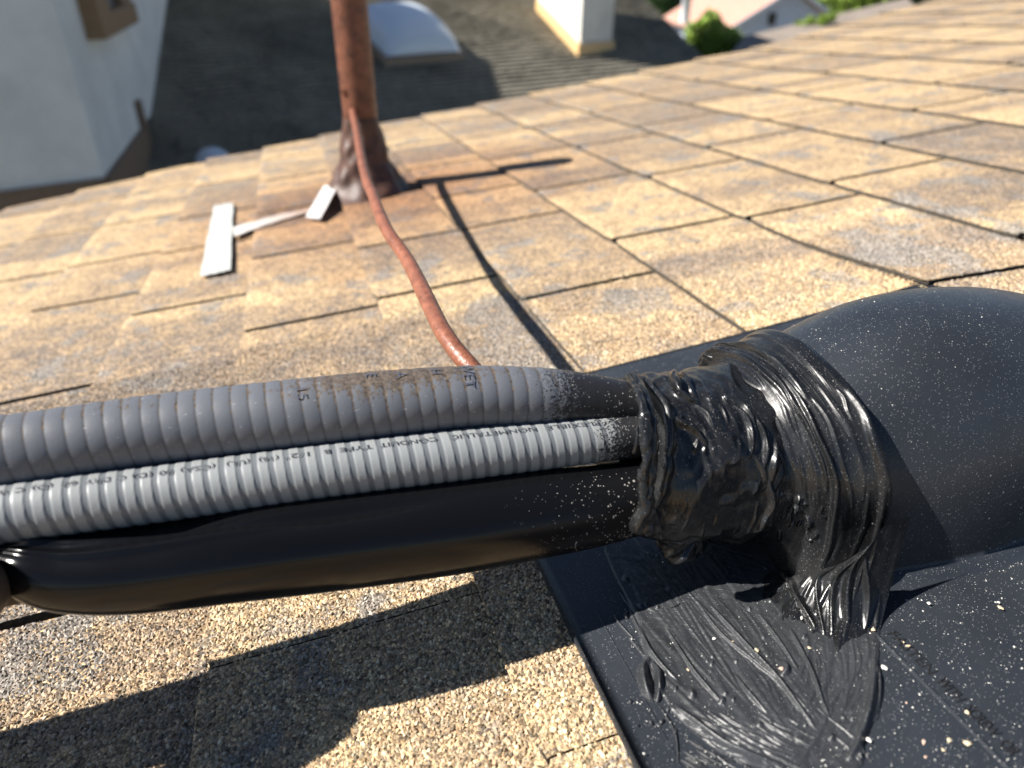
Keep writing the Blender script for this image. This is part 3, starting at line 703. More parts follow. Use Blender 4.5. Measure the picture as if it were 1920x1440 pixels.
# moulded rib and writing on the plate
def line_b(a_from, a_to, b, wd, ht, name):
    n = 60; av = np.linspace(a_from, a_to, n); P = []
    for a in av:
        z = plate_n(b, a); P += [(b - wd, a, z - .001), (b - wd * .3, a, z + ht), (b + wd * .3, a, z + ht), (b + wd, a, z - .001)]
    rpart(name, P, gridfaces(n, 4), M_PL, FL, False)
line_b(-.05, .66, .652, .0042, .004, 'moulded_rib')
line_b(.40, .84, .268, .0016, .0015, 'moulded_line')
def text_mesh(body, size, extrude=0.0, sx=1.0):
    cu = bpy.data.curves.new('t', 'FONT'); cu.body = body; cu.size = size; cu.extrude = extrude; cu.resolution_u = 3
    o = bpy.data.objects.new('t', cu); COL.objects.link(o)
    dg = bpy.context.evaluated_depsgraph_get(); dg.update(); me = bpy.data.meshes.new_from_object(o.evaluated_get(dg))
    bpy.data.objects.remove(o); bpy.data.curves.remove(cu)
    co = np.zeros(len(me.vertices) * 3, np.float32); me.vertices.foreach_get('co', co); co = co.reshape(-1, 3); co[:, 0] *= sx
    return me, co
M_EMB = plastic_mat('embossed', (.010, .0105, .012), .5, .05)  # same plastic, coloured darker to stand in for shade in the lettering
for word, xs, ys, xe, ye in [('FASTEN', 1648, 1194, 1727, 1274), ('WITH', 1738, 1286, 1780, 1327), ('SCREW', 1788, 1338, 1843, 1394), ('OR', 1853, 1405, 1878, 1430)]:
    me, co = text_mesh(word, .0062, .0005, 1.0)
    p = on_n(xs, ys, PZ); pe = on_n(xe, ye, PZ); base = np.array(list(FL['_b'])); co[:, 0] *= (p[1] - pe[1]) * U / co[:, 0].max()
    L = np.zeros_like(co); L[:, 1] = p[1] * U - co[:, 0] - base[1] * U; L[:, 0] = (.668 - base[0]) * U + co[:, 1]; L[:, 2] = (plate_n(p[0], p[1]) - base[2]) * U + co[:, 2]
    me.vertices.foreach_set('co', L.ravel()); me.materials.clear(); me.materials.append(M_EMB); me.update(); me.name = 'lettering'
    put('lettering', me, M_EMB, FL)

# ------------------------------------------------------------------ bundle: two ribbed conduits and a black pipe
def prof_pale(ph):
    ph = ph % 1.0
    up = np.clip((ph - .02) / .10, 0, 1); up = up * up * (3 - 2 * up)
    dn = np.clip((ph - .66) / .05, 0, 1)
    lip = np.exp(-((ph - .64) / .03) ** 2) * .25
    return up * (1 - dn) + lip
def extend(c, L=.8):
    d = c[0] - c[1]; d[3] = 0; d = d / np.linalg.norm(d); d[2] = min(d[2], .16); return np.vstack([c[0] + d * L, c[0] + d * L * .5, c])
def rad(px, x, y, a): return px * depth_a(x, y, a) / FPX
pale = [(-620, 1060, .965, 68), (-260, 1002, .965, 60), (-120, 983, .963, 58.5), (40, 958, .96, 57), (300, 925, .96, 54), (600, 884, .955, 51), (850, 854, .95, 49), (1000, 837, .948, 46.5), (1100, 826, .945, 44), (1200, 817, .943, 42), (1300, 815, .94, 40)]
cp = np.array([aim(x, y, a, rad(r, x, y, a)) for x, y, a, r in pale]); cp = extend(cp)
PITCH = .0226
def rf_pale(S, TH, R, P):
    pr = prof_pale(S / PITCH + TH / (2 * np.pi))
    fade = 1 - np.clip((P[:, 0][:, None] - .33) / .03, 0, 1) * .8
    return R - .0008 + .0009 * pr * fade
G, s_, t_, Pp, E1p, E2p, Rp = tube(cp, 1500, 72, rf_pale)
CP = rthing('ribbed_conduit', Pp[600], 'pale grey ribbed flexible conduit with printed lettering, between darker conduit and black pipe', 'conduit')
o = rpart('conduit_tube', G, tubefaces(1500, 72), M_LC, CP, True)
S, TH = np.meshgrid(s_, t_, indexing='ij')
bx = project(Pp)[:, 0][:, None] * np.ones_like(TH)
set_attr(o.data, 'paint', np.clip((bx - 1040) / 190, 0, 1) * 1.05)
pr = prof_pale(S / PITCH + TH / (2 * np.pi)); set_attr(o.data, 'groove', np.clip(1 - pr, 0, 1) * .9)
# its printing, running back toward the left, upside down as in the photo
pxp = project(Pp)[:, 0]
def on_tube(me, co, xs, P, E1, E2, R, s, px, th0, rot=False, lift=.0022, xscale=1.0, flip=True):
    i0 = int(np.argmin(abs(px - xs))); s0 = s[i0]; L = np.zeros((len(co), 3))
    if not rot: ss = s0 - co[:, 0] / U; ang = th0 - co[:, 1] / U / R[i0]
    else: ss = s0 + co[:, 1] / U; ang = th0 - co[:, 0] / U / R[i0]
    for k in range(3):
        Pk = np.interp(ss, s, P[:, k]); a1_ = np.interp(ss, s, E1[:, k]); a2_ = np.interp(ss, s, E2[:, k]); rr_ = np.interp(ss, s, R) + lift
        L[:, k] = Pk + rr_ * (np.cos(ang) * a1_ + np.sin(ang) * a2_)
    return L
words = [('FLEXIBLE', 1116, 1018), ('NONMETALLIC', 1000, 842), ('CONDUIT', 817, 714), ('TYPE', 700, 640), ('B', 626, 612), ('1/2"', 592, 540), ('(16)', 530, 494), ('(UL)', 478, 436), ('(CSA)', 416, 350), ('80', 338, 312), ('(D)', 300, 262), ('C', 250, 236), ('DRY', 222, 176), ('60', 162, 133), ('(D)', 118, 80), ('C', 66, 50), ('WET', 38, -2)]
tv_, tf_ = [], []; off_ = 0
for wd, x0, x1 in words:
    me, co = text_mesh(wd, .0030)
    want = abs(s_[int(np.argmin(abs(pxp - x1)))] - s_[int(np.argmin(abs(pxp - x0)))]) * U
    co[:, 0] *= want / max(1e-6, co[:, 0].max())
    L = on_tube(me, co, x0, Pp, E1p, E2p, Rp, s_, pxp, math.radians(47), lift=.0014)
    tv_.append(L); tf_ += [tuple(v + off_ for v in p.vertices) for p in me.polygons]; off_ += len(L); bpy.data.meshes.remove(me)
rpart('lettering', np.vstack(tv_), np.array([t + (t[-1],) * 0 for t in tf_], dtype=object) if False else tf_, M_INK, CP, False) if False else None
me = pym('lettering', rl(np.vstack(tv_), list(CP['_b'])), tf_); put('lettering', me, M_INK, CP)

dark = [(-620, 915, 1.022, 82), (-260, 872, 1.022, 76), (-120, 860, 1.022, 75), (40, 846, 1.022, 73), (300, 808, 1.03, 70), (600, 774, 1.02, 67), (850, 748, 1.01, 61), (1000, 745, 1.0, 57), (1080, 748, .995, 52), (1140, 755, .99, 48), (1200, 765, .985, 46), (1300, 780, .97, 44)]
cd = np.array([aim(x, y, a, rad(r, x, y, a)) for x, y, a, r in dark]); cd = extend(cd)
PD = .0248
def rf_dark(S, TH, R, P):
    ph = (S / PD + TH / (2 * np.pi)) % 1.0
    pr = np.sin(np.pi * ph) ** .7
    fade = 1 - np.clip((P[:, 0][:, None] - .25) / .07, 0, 1) * .85
    fade = fade * (.75 + .5 * vnoise(S * 3, TH * 0, 61))
    return R - .0008 + .0010 * pr * fade + (vnoise(S * 6, TH * 1.3, 62) - .5) * .003
G, s_, t_, Pd_, E1d, E2d, Rd = tube(cd, 1400, 80, rf_dark)
CD = rthing('ribbed_conduit', Pd_[600], 'weathered dark grey ribbed conduit with brown dirt patches, uppermost pipe of the bundle', 'conduit')
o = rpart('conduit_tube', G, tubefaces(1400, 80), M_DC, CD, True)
S, TH = np.meshgrid(s_, t_, indexing='ij'); pxd = project(Pd_)[:, 0]; bx = pxd[:, None] * np.ones_like(TH)
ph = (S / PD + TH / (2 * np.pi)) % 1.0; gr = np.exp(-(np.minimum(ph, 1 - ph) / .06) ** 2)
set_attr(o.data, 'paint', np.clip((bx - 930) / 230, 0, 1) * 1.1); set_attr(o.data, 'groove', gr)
thd = np.degrees(TH); updirt = np.exp(-((thd - 62) / 42) ** 2)
xm = np.exp(-((bx - 740) / 165) ** 2)
d_ = (.22 + .66 * xm) * updirt + gr * (.46 + .5 * xm) * np.exp(-((thd - 45) / 60) ** 2) + xm * .12 * np.exp(-((thd - 10) / 35) ** 2) + .15 * np.exp(-((bx - 200) / 140) ** 2) * updirt * vnoise(S * 12, TH, 66)
set_attr(o.data, 'dirt', d_ + .02)
tv_, tf_ = [], []; off_ = 0
for wd, xs, thx, sz in [('15', 562, 48, .006), ('WET', 862, 76, .0065), ('E', 690, 66, .006), ('A', 745, 62, .006), ('H', 806, 66, .006)]:
    me, co = text_mesh(wd, sz)
    L = on_tube(me, co, xs, Pd_, E1d, E2d, Rd, s_, pxd, math.radians(thx), rot=True, lift=.0026)
    tv_.append(L); tf_ += [tuple(v + off_ for v in p.vertices) for p in me.polygons]; off_ += len(L); bpy.data.meshes.remove(me)
me = pym('lettering', rl(np.vstack(tv_), list(CD['_b'])), tf_); put('lettering', me, M_INK2, CD)

bl_ = [(-420, 1030, .945, 72), (-200, 1035, .94, 68), (-90, 1040, .94, 56), (-30, 1044, .938, 42), (5, 1048, .935, 40), (60, 1062, .925, 64), (140, 1072, .918, 76), (260, 1064, .912, 83), (450, 1038, .905, 85), (650, 1013, .905, 86), (850, 987, .903, 84), (1000, 965, .90, 78), (1100, 950, .90, 73), (1200, 932, .90, 66), (1300, 915, .905, 62)]
cb = np.array([aim(x, y, a, rad(r, x, y, a)) for x, y, a, r in bl_]); cb = extend(cb)
def rf_b(S, TH, R, P):
    x = project(P)[:, 0][:, None]
    d = -.016 * np.exp(-((x - 330) / 110) ** 2 - ((np.degrees(TH) - 60) / 22) ** 2) * np.ones_like(TH)
    d += -.010 * np.exp(-((x - 60) / 160) ** 2) * np.exp(-((np.degrees(TH) - 38) / 12) ** 2)
    d += .004 * np.sin(np.radians(np.degrees(TH) * 7) + S * 9) * np.exp(-((np.degrees(TH) - 45) / 35) ** 2) * np.clip((900 - x) / 500, 0, 1)
    d += (.007 * np.exp(-((np.degrees(TH) - 52 - 9 * np.sin(S * 4)) / 6) ** 2) + .005 * np.exp(-((np.degrees(TH) - 28 - 7 * np.sin(S * 3 + 2)) / 5) ** 2)) * np.clip((760 - x) / 500, 0, 1)
    d += -.006 * np.exp(-((x - 620) / 200) ** 2 - ((np.degrees(TH) - 30 - (x - 620) * .03) / 9) ** 2)
    return R + d + (vnoise(S * 2.2, TH * 1.1, 71) - .5) * .010
G, s_, t_, Pb_, *_ = tube(cb, 500, 160, rf_b)
base = Pb_[250]
BP = rthing('black_pipe', base, 'thick glossy black pipe, lowest of the three running into the sealed flashing', 'pipe')
o = rpart('pipe_body', G, tubefaces(500, 160), M_BP, BP, True)
S, TH = np.meshgrid(s_, t_, indexing='ij'); bx = project(Pb_)[:, 0][:, None] * np.ones_like(TH); thd = (np.degrees(TH) + 180) % 360 - 180
set_attr(o.data, 'dust', np.clip((bx - 860) / 330, 0, 1) ** 1.3 * np.clip((58 - thd) / 30, 0, 1) * 1.1)
# brown cable tucked behind its left end, swollen off-frame to widen the bundle shadow
br = np.array([aim(-900, 1150, .84, .068), aim(-600, 1145, .845, .068), aim(-380, 1140, .85, .068), aim(-180, 1128, .862, .067), aim(-85, 1118, .872, .066), aim(-50, 1114, .885, .050), aim(-22, 1114, .905, .026), aim(25, 1110, .922, .019), aim(85, 1105, .94, .014), aim(130, 1095, .94, .012)])
G, s_, t_, Pq, *_ = tube(br, 60, 32, None)
rsingle('brown_cable', G, tubefaces(60, 32), simple('brown_cable', (.06, .042, .032), .55), Pq[30], 'dull brown cable tucked behind the left end of the black pipe, thickened out of view to widen the shadow', 'cable')

# ------------------------------------------------------------------ vent pipe with tarred foot, cable, patches
upL = np.array([-DOWN @ B, -DOWN @ A, -DOWN @ N]); pb = np.array([.26, 4.50, 0.0])
VP = rthing('vent_pipe', pb, 'rusty reddish brown round vent pipe with tarred flared foot standing on the shingles', 'pipe')
def pole(rz, zz, nv, mat, name, wob=0.0, seed=0, nz=None):
    e1 = unit(np.cross(upL, [0, 1, 0])); e2 = np.cross(upL, e1); th = np.linspace(0, 2 * np.pi, nv, endpoint=False)
    P = []
    zz = np.asarray(zz, float); rz = np.asarray(rz, float); n = nz or len(zz); zi = np.linspace(zz[0], zz[-1], n); ri = np.interp(zi, zz, rz)
    for z, r in zip(zi, ri):
        rr_ = r * (1 + wob * (vnoise(th * 3, np.full_like(th, z * 14), seed) - .5) * 2); rr_[-1] = rr_[-1]
        P.append(pb + upL * z + rr_[:, None] * (np.cos(th)[:, None] * e1 + np.sin(th)[:, None] * e2))
    return np.array(P)
G = pole([.098, .098], [.12, 1.22], 48, M_PIPE, 'p', .01, 1, 60); G = np.concatenate([G, pb + upL * 1.22 + (G[-1:] - pb - upL * 1.22) * .85, pb + upL * 1.0 + (G[-1:] - pb - upL * 1.22) * .85], 0)
rpart('pipe_body', G, gridfaces(len(G), 48, True)[:, ::-1], M_PIPE, VP)
G = pole([.31, .25, .20, .16, .135, .115, .102], [-.01, .04, .11, .20, .29, .38, .46], 72, M_TAR, 'c', .09, 2, 50)
rpart('tarred_foot', G, gridfaces(len(G), 72, True)[:, ::-1], M_TAR, VP)
# cable path from its outline and its shadow
sh_a = [.9, 1.12, 1.767, 2.4, 2.916, 3.6, 4.35, 4.6]; sh_b = [.48, .52, .548, .555, .577, .61, .654, .66]
def wire_pt(x, y):
    r = lray(x, y); best = None
    for a in np.linspace(.9, 4.6, 2000):
        t = a / r[1]; p = CL + t * r; sa_l = a + SA * p[2]; sb_l = p[0] + SB * p[2]
        e = abs(sb_l - np.interp(sa_l, sh_a, sh_b)) + (1 if p[2] < 0 else 0)
        if best is None or e < best[0]: best = (e, p)
    return best[1]
wpx = [(682, 318), (700, 368), (722, 425), (765, 490), (800, 560), (832, 625), (878, 684)]
wp = [wire_pt(*p) for p in wpx]
wr = [.016 * 1.0] * len(wp)
# smooth the solved heights
top_pt = pb + upL * .55 + np.array([-.02, -.10, 0])
ctrl = [np.append(pb + upL * .62 + np.array([-.085, -.055, 0]), .018), np.append(pb + upL * .50 + np.array([-.05, -.115, 0]), .020)]
WIRES = np.array(wp)
for p, (x, y) in zip(wp, wpx):
    w = np.interp(y, [318, 684], [24, 37]); ctrl.append(np.append(p, .0175))
last = ctrl[-1]
ctrl += [np.append(on_a(940, 742, 1.10), .0165), np.append(on_a(1050, 778, 1.045), .0165), np.append(on_a(1180, 800, 1.02), .0165), np.append(on_a(1260, 820, 1.0), .0165)]
0 and print('wire', [[round(float(v), 3) for v in c] for c in ctrl])
G, s_, t_, Pw, *_ = tube(np.array(ctrl), 260, 28, lambda S, TH, R, P: R * (1 + (vnoise(S * 8, TH * .5, 81) - .5) * .12))
rsingle('ground_cable', G, tubefaces(260, 28), M_WIRE, Pw[60], 'reddish copper cable curving from the rusty vent pipe down behind the conduits', 'cable')
# white patch and image ghost beside it, added as a thin pale strip
def flat(name, pts, z, mat, label, cat, thick=.0012, sub=1):
    P = [tuple(on_n(x, y, z)) for x, y in pts]; lo_ = [(p[0], p[1], p[2] - thick) for p in P]; n = len(P)
    V = np.array(P + lo_); base = V.mean(0)
    fs = [tuple(range(n))] + [(i, i + n, (i + 1) % n + n, (i + 1) % n) for i in range(n)]
    me = pym(name, rl(V, base), fs); o = put(name, me, mat, M=MROOF @ Matrix.Translation(Vector(base * U))); return tag(o, label, cat)
def wobble(pts, amp=1.2, n=8, seed=1):
    r = random.Random(seed); out = []
    for p, q in zip(pts, pts[1:] + pts[:1]):
        for k in range(n): out.append((p[0] + (q[0] - p[0]) * k / n + r.uniform(-amp, amp), p[1] + (q[1] - p[1]) * k / n + r.uniform(-amp, amp)))
    return out
flat('sealant_patch', wobble([(401, 386), (437, 380), (433, 506), (374, 518)]), .026, M_WHITE, 'white rectangular patch of roof sealant on the shingles left of the vent pipe', 'patch')
ms = NT('white_streak'); g_ = ms.n.new('ShaderNodeSeparateXYZ'); ms.l(ms.obj(), g_.inputs[0])
ms.set(color=ms.mix(ms.mr(g_.outputs[0], -.04, .05), (.50, .48, .45), (.34, .24, .19)), rough=.7)
flat('ghost_streak', wobble([(437, 426), (480, 414), (530, 401), (580, 391), (578, 398), (530, 412), (480, 428), (438, 443)], .8, 3), .0265, ms.m, 'pale streak of camera ghosting running from the white patch toward the vent pipe', 'streak')
TB = [on_n(573, 406, .036), on_n(600, 410, .036), on_n(633, 352, .036), on_n(609, 347, .036)]
tabv = [np.array(p) for p in TB]; tabv[2] = on_n(631, 352, .10); tabv[3] = on_n(608, 347, .10)
V_ = np.array(tabv + [t_ - [0, 0, .004] for t_ in tabv]); bs_ = V_.mean(0)
me = pym('metal_tab', rl(V_, bs_), [(0, 1, 2, 3), (0, 4, 5, 1), (1, 5, 6, 2), (2, 6, 7, 3), (3, 7, 4, 0), (7, 6, 5, 4)])
tag(put('metal_tab', me, simple('bright_metal', (.6, .57, .55), .35), M=MROOF @ Matrix.Translation(Vector(bs_ * U))), 'small shiny white metal tab leaning at the left foot of the vent pipe', 'metal tab')

# ------------------------------------------------------------------ grit lying on the flashing
M_GRIT = [simple('grit_cream', (.62, .5, .33), .8, .2, 400), simple('grit_pink', (.55, .38, .30), .8, .2, 400), simple('grit_white', (.7, .68, .62), .8, .1, 400)]
grit = [(1339, 1198, 9, 'small pale grit stone on the brushed sealant near its top'), (1418, 1219, 11, 'cream grit stone on the black sealant right of a dark curl'), (1466, 1254, 9, 'pinkish grit stone on the sealant beside a raised ridge'), (1503, 1159, 8, 'cream grit stone just below the bright sealant fold'), (1517, 1215, 8, 'cream grit stone on the sealant below the bright fold'),
        (1637, 1180, 9, 'cream grit stone at the near tip of the hood shadow'), (1658, 1252, 10, 'cream grit stone at the upper end of the moulded rib'), (1702, 1211, 8, 'cream grit stone above the embossed lettering'), (1694, 1204, 5, 'tiny cream grit crumb above the embossed lettering'), (1742, 1131, 8, 'cream grit stone on the plate near the hood shadow'),
        (1788, 1067, 7, 'cream grit stone at the edge of the hood shadow, upper right of plate'), (1875, 1139, 10, 'largest cream grit stone on the right side of the plate'), (1872, 1129, 7, 'smaller grit stone touching the largest one at right'), (1814, 1336, 9, 'cream grit stone right of the word SCREW'), (1813, 1393, 10, 'cream grit stone right of the moulded rib near the bottom'), (1732, 1391, 9, 'pink triangular grit chip left of the rib'),
        (1769, 1406, 7, 'cream grit stone left of the rib at the bottom'), (1736, 1420, 6, 'small grit stone at the bottom below the pink chip'), (1629, 1387, 8, 'cream grit sliver by the dark sealant ridge'), (1373, 1203, 6, 'grit crumb left of the cream stone on the sealant'), (1700, 1318, 5, 'tiny pinkish grit crumb left of the rib middle'), (1207, 1413, 5, 'tiny grit crumb on the plate at lower left'), (1780, 1388, 7, 'long cream grit sliver crossing the rib'), (1290, 1256, 6, 'tiny grit crumb near the dark curl on the sealant')]
protos = []
for v in range(4):
    r = np.random.default_rng(v + 70); P = octv * r.uniform(.6, 1.25, (6, 3)); P = np.vstack([P, (P[[0, 1, 2, 3]] + P[[1, 2, 3, 0]]) * .62 * r.uniform(.85, 1.1, (4, 1)) + [0, 0, .28]])
    fc = [(0, 6, 4), (6, 1, 4), (1, 7, 4), (7, 2, 4), (2, 8, 4), (8, 3, 4), (3, 9, 4), (9, 0, 4), (0, 5, 1, 6), (1, 5, 2, 7), (2, 5, 3, 8), (3, 5, 0, 9)]
    protos.append((P, fc))
for i, (x, y, w, lab) in enumerate(grit):
    P, fc = protos[i % 4]; c = on_n(x, y, PZ + .006 + (.004 if x < 1640 else 0)); r_ = w * 1.25 / FPX / 2
    me = pym('grit_stone', P * r_ * U * np.array([1.1, .8, .8]), fc); o = put('grit_stone', me, M_GRIT[1 if 'pink' in lab else (0 if i % 3 else 2)], M=MROOF @ Matrix.Translation(Vector(c * U)) @ Matrix.Rotation(i * 1.3, 4, 'Z'))
    tag(o, lab, 'grit', 'loose grit stones lying on the black flashing')
# fine crumbs: nobody could count them
rr = np.random.default_rng(5); nf = 650
px_ = rr.uniform(1180, 1930, nf * 3); py_ = rr.uniform(1010, 1450, nf * 3)
C3 = np.array([on_n(x, y, PZ + .001) for x, y in zip(px_, py_)]); ok = (C3[:, 0] > .25) & ~((C3[:, 0] > .58) & (C3[:, 1] > .665)); C3 = C3[ok][:nf]; C3[:, 2] = plate_n(C3[:, 0], C3[:, 1]) + .0045 * (C3[:, 0] < .66)
hb = rr.uniform(.72, 1.3, 260); ht = rr.uniform(.3, 2.5, 260)
w2 = np.interp(hb, b_, w_) if False else np.interp(hb, HB, HW); h2 = np.interp(hb, HB, HH)
Ch = np.stack([hb, .935 - w2 * np.sign(np.cos(ht)) * np.abs(np.cos(ht)) ** e, PZ + (h2 - PZ) * np.sin(ht) ** e + .0005], -1)
CC = np.vstack([C3, Ch]); n_ = len(CC); sz = rr.uniform(.0004, .0010, n_) * np.where(rr.random(n_) > .9, 1.7, 1)
vv = octv[None] * sz[:, None, None] * rr.uniform(.6, 1.4, (n_, 6, 3)) + CC[:, None]
fi = (octf[None] + (np.arange(n_) * 6)[:, None, None]).reshape(-1, 3)
rsingle('dust_crumbs', vv, fi, M_GRIT[2], (.93, .93, .03), 'fine pale dust and crumbs scattered over the black flashing', 'dust', kind='stuff', smooth=False)

# ------------------------------------------------------------------ neighbours, built in world metres
def wp_(x, y, d): return CAMP + wray(x, y) * d            # d = depth along the view axis in metres
def vplane(P, Q):                                            # vertical plane through two points
    d = unit([Q[0] - P[0], Q[1] - P[1], 0]); n = np.array([-d[1], d[0], 0]); return P, n
def hit(x, y, P, n): r = wray(x, y); return CAMP + r * ((P - CAMP) @ n) / (r @ n)
ZG = -1.5
def stucco(name, c, bsc=90):
    m = NT(name); n = m.noise(2.2, 5, .6)
    m.set(color=m.mix(m.mr(n, .3, .7), tuple(x * .80 for x in c), c), rough=.9); m.bump(m.noise(bsc, 6, .65), .9, .02); return m.m
M_HW = stucco('house_stucco', (.90, .895, .86), 25); M_TRIM = simple('brown_trim', (.20, .135, .09), .7); M_GLASS = simple('window_glass', (.25, .29, .33), .15)
def lowroof_mat(name, c1, c2, e1, e2, pitch, dark=.25):
    m = NT(name); sx = m.n.new('ShaderNodeVectorMath'); sx.operation = 'DOT_PRODUCT'; m.l(m.obj(), sx.inputs[0]); sx.inputs[1].default_value = tuple(e2)
    v = sx.outputs['Value']; ph = m.math('FRACT', m.math('ADD', m.math('DIVIDE', v, pitch), 500))
    n = m.noise(1.2, 5, .65); n2 = m.noise(14, 4, .6)
    c = m.mix(m.mr(m.math('ADD', m.math('MULTIPLY', n, .6), m.math('MULTIPLY', n2, .4)), .38, .62), c1, c2)
    m.set(color=c, rough=.9)
    return m.m
# roof of the neighbour below: plane through F, G and a horizontal direction
E1p_ = wp_(150, 200, 6.05); Fp = wp_(268, 335, 8.0)
Gp = wp_(300, 0, 11.5); Wp, Wn = vplane(E1p_, Fp)
h1 = wray(3300, -100); h1 = unit([h1[0], h1[1], 0])
Qn = unit(np.cross(h1, Gp - Fp)); Qn = Qn if Qn[2] > 0 else -Qn
e2 = unit(np.cross(Qn, h1)); e2 = e2 if e2[2] > 0 else -e2
def onQ(x, y): return hit(x, y, Fp, Qn)
0 and print('neigh roof', Fp, Gp, 'normal', Qn, 'depths', [np.linalg.norm(onQ(*p) - CAMP) for p in [(300, 300), (900, 150), (900, 0), (1280, 100), (1220, 0)]])
NH = wthing('neighbour_house', (Fp[0] + 4, Fp[1] + 3, ZG), 'lower neighbouring house with weathered grey brown shingle roof, chimney and skylight', 'house')
M_LR = lowroof_mat('grey_shingles', (.13, .12, .095), (.29, .262, .205), h1, e2, .14)
# courses as real steps
org = onQ(700, 330); 
def Qc(u, v, h=0): return org + h1 * u + e2 * v + Qn * h
def uv(x, y): p = onQ(x, y) - org; return p @ h1, p @ e2
# outline: left edge on the wall, right edge along the eave seen at x~1290
vmax = uv(900, -160)[1]; vmin = -3.0; PITCH_R = .145
Lu = [uv(268, 335)[0], uv(300, 0)[0]]; Lv = [uv(268, 335)[1], uv(300, 0)[1]]
Ru = [uv(1302, 92)[0], uv(1210, 0)[0]]; Rv = [uv(1302, 92)[1], uv(1210, 0)[1]]
def uL(v): return Lu[0] + (v - Lv[0]) / (Lv[1] - Lv[0]) * (Lu[1] - Lu[0])
def uR(v): return Ru[0] + (v - Rv[0]) / (Rv[1] - Rv[0]) * (Ru[1] - Ru[0])
V_ = []; f_ = []; v = vmin; r_ = random.Random(2)
while v < vmax:
    u0, u1 = uL(v) - .3, uR(v); n = 60
    for k in range(n):
        ua, ub = u0 + (u1 - u0) * k / n, u0 + (u1 - u0) * (k + 1) / n; j = r_.uniform(-.012, .012); t_h = .05 + r_.uniform(-.003, .006)
        i0 = len(V_); V_ += [Qc(ua, v + j, -.004), Qc(ub, v + j, -.004), Qc(ub, v + j, t_h), Qc(ua, v + j, t_h), Qc(ub, v + PITCH_R + .02, 0), Qc(ua, v + PITCH_R + .02, 0)]
        f_ += [(i0, i0 + 1, i0 + 2, i0 + 3), (i0 + 3, i0 + 2, i0 + 4, i0 + 5)]
    v += PITCH_R
wpart('roof', V_, f_, M_LR, NH)
# body of that house under its roof
def wbox(name, c, X, Y, Z, mat, th, parent=None, smooth=False):
    """box from corner c and three edge vectors"""
    c, X, Y, Z = map(np.array, (c, X, Y, Z)); v = [c + X * i + Y * j + Z * k for k in (0, 1) for j in (0, 1) for i in (0, 1)]
    return wpart(name, v, [(0, 2, 3, 1), (4, 5, 7, 6), (0, 1, 5, 4), (2, 6, 7, 3), (0, 4, 6, 2), (1, 3, 7, 5)], mat, th, smooth, parent)
cor = [Qc(uL(vmin), vmin, -.05), Qc(uR(vmin), vmin, -.05), Qc(uR(vmax), vmax, -.05), Qc(uL(vmax), vmax, -.05)]
lowc = [np.array([p[0], p[1], ZG]) for p in cor]
wpart('wall', cor + lowc, [(0, 1, 2, 3), (0, 4, 5, 1), (1, 5, 6, 2), (2, 6, 7, 3), (3, 7, 4, 0)], M_HW, NH)
# chimney
up = np.array([0, 0, 1.0])
c0 = onQ(1086, 108); c1 = onQ(1146, 95); dxc = np.array([c1[0] - c0[0], c1[1] - c0[1], 0]); 
# left face runs back up the slope to (1008,22)
cb_ = onQ(1008, 22); dyc = np.array([cb_[0] - c0[0], cb_[1] - c0[1], 0])
pc = np.array([-dxc[1], dxc[0], 0]); dyc = unit(pc) * np.linalg.norm(dyc) if False else dyc
M_CH = stucco('chimney_stucco', (.74, .72, .66), 40); M_FLS = simple('tan_flashing', (.62, .42, .2), .6)
ch = wbox('chimney', c0 - up * .6, dxc, dyc, up * 4.2, M_CH, NH)
g = .05; zz = c0 - up * .5
ex, ey = unit(dxc), unit(dyc)
wbox('chimney_flashing', c0 - ex * g - ey * g - up * .3, dxc + ex * 2 * g, ey * g, up * .52, M_FLS, NH, ch)
lf = [c0 - ex * g - ey * g, cb_ - ex * g]; 
wpart('chimney_flashing', [lf[0] - up * .3, lf[1] - up * .3, lf[1] + up * .22, lf[0] + up * .22, lf[0] + ex * .045 - up * .3, lf[1] + ex * .045 - up * .3, lf[1] + ex * .045 + up * .22, lf[0] + ex * .045 + up * .22],
      [(0, 3, 2, 1), (0, 4, 7, 3), (3, 7, 6, 2), (1, 2, 6, 5), (4, 5, 6, 7)], M_FLS, NH, False, ch)
# skylight: curb and dome
s00, s10, s11, s01 = uv(722, 128), uv(878, 124), uv(850, 48), uv(705, 52)
cu_, cv_ = (s00[0] + s10[0]) / 2, (s00[1] + s01[1]) / 2; hw = (s10[0] - s00[0]) / 2; hv = abs(s01[1] - s00[1]) / 2
M_CURB = simple('skylight_curb', (.35, .27, .2), .6); md = NT('skylight_acrylic'); md.set(color=(.72, .78, .84), rough=.12, spec=.7); M_DOME = md.m
sk = wbox('skylight', Qc(cu_ - hw, cv_ - hv, -.02), h1 * 2 * hw, e2 * 2 * hv, Qn * .16, M_CURB, NH)
V_ = []; n = 24
for i in range(n + 1):
    for j in range(n + 1):
        x, y = -1 + 2 * i / n, -1 + 2 * j / n; z = (max(0, 1 - abs(x) ** 3) * max(0, 1 - abs(y) ** 3)) ** .5
        V_.append(Qc(cu_ + x * hw * .94, cv_ + y * hv * .94, .165 + .42 * z))
wpart('skylight_dome', V_, [tuple(q) for q in gridfaces(n + 1, n + 1)], M_DOME, NH, True, sk)
# round roof vent, half hidden behind our roof edge
vc = uv(402, 312); V_ = []; 
for i in range(9):
    for j in range(24):
        ph, t2 = i / 8 * math.pi / 2, j / 24 * 2 * math.pi; V_.append(Qc(vc[0] + .21 * math.cos(ph) * math.cos(t2), vc[1] + .21 * math.cos(ph) * math.sin(t2), .02 + .2 * math.sin(ph)))
wpart('dome_vent', V_, [tuple(q) for q in gridfaces(9, 24, True)], simple('vent_white', (.6, .66, .75), .3), NH, True)

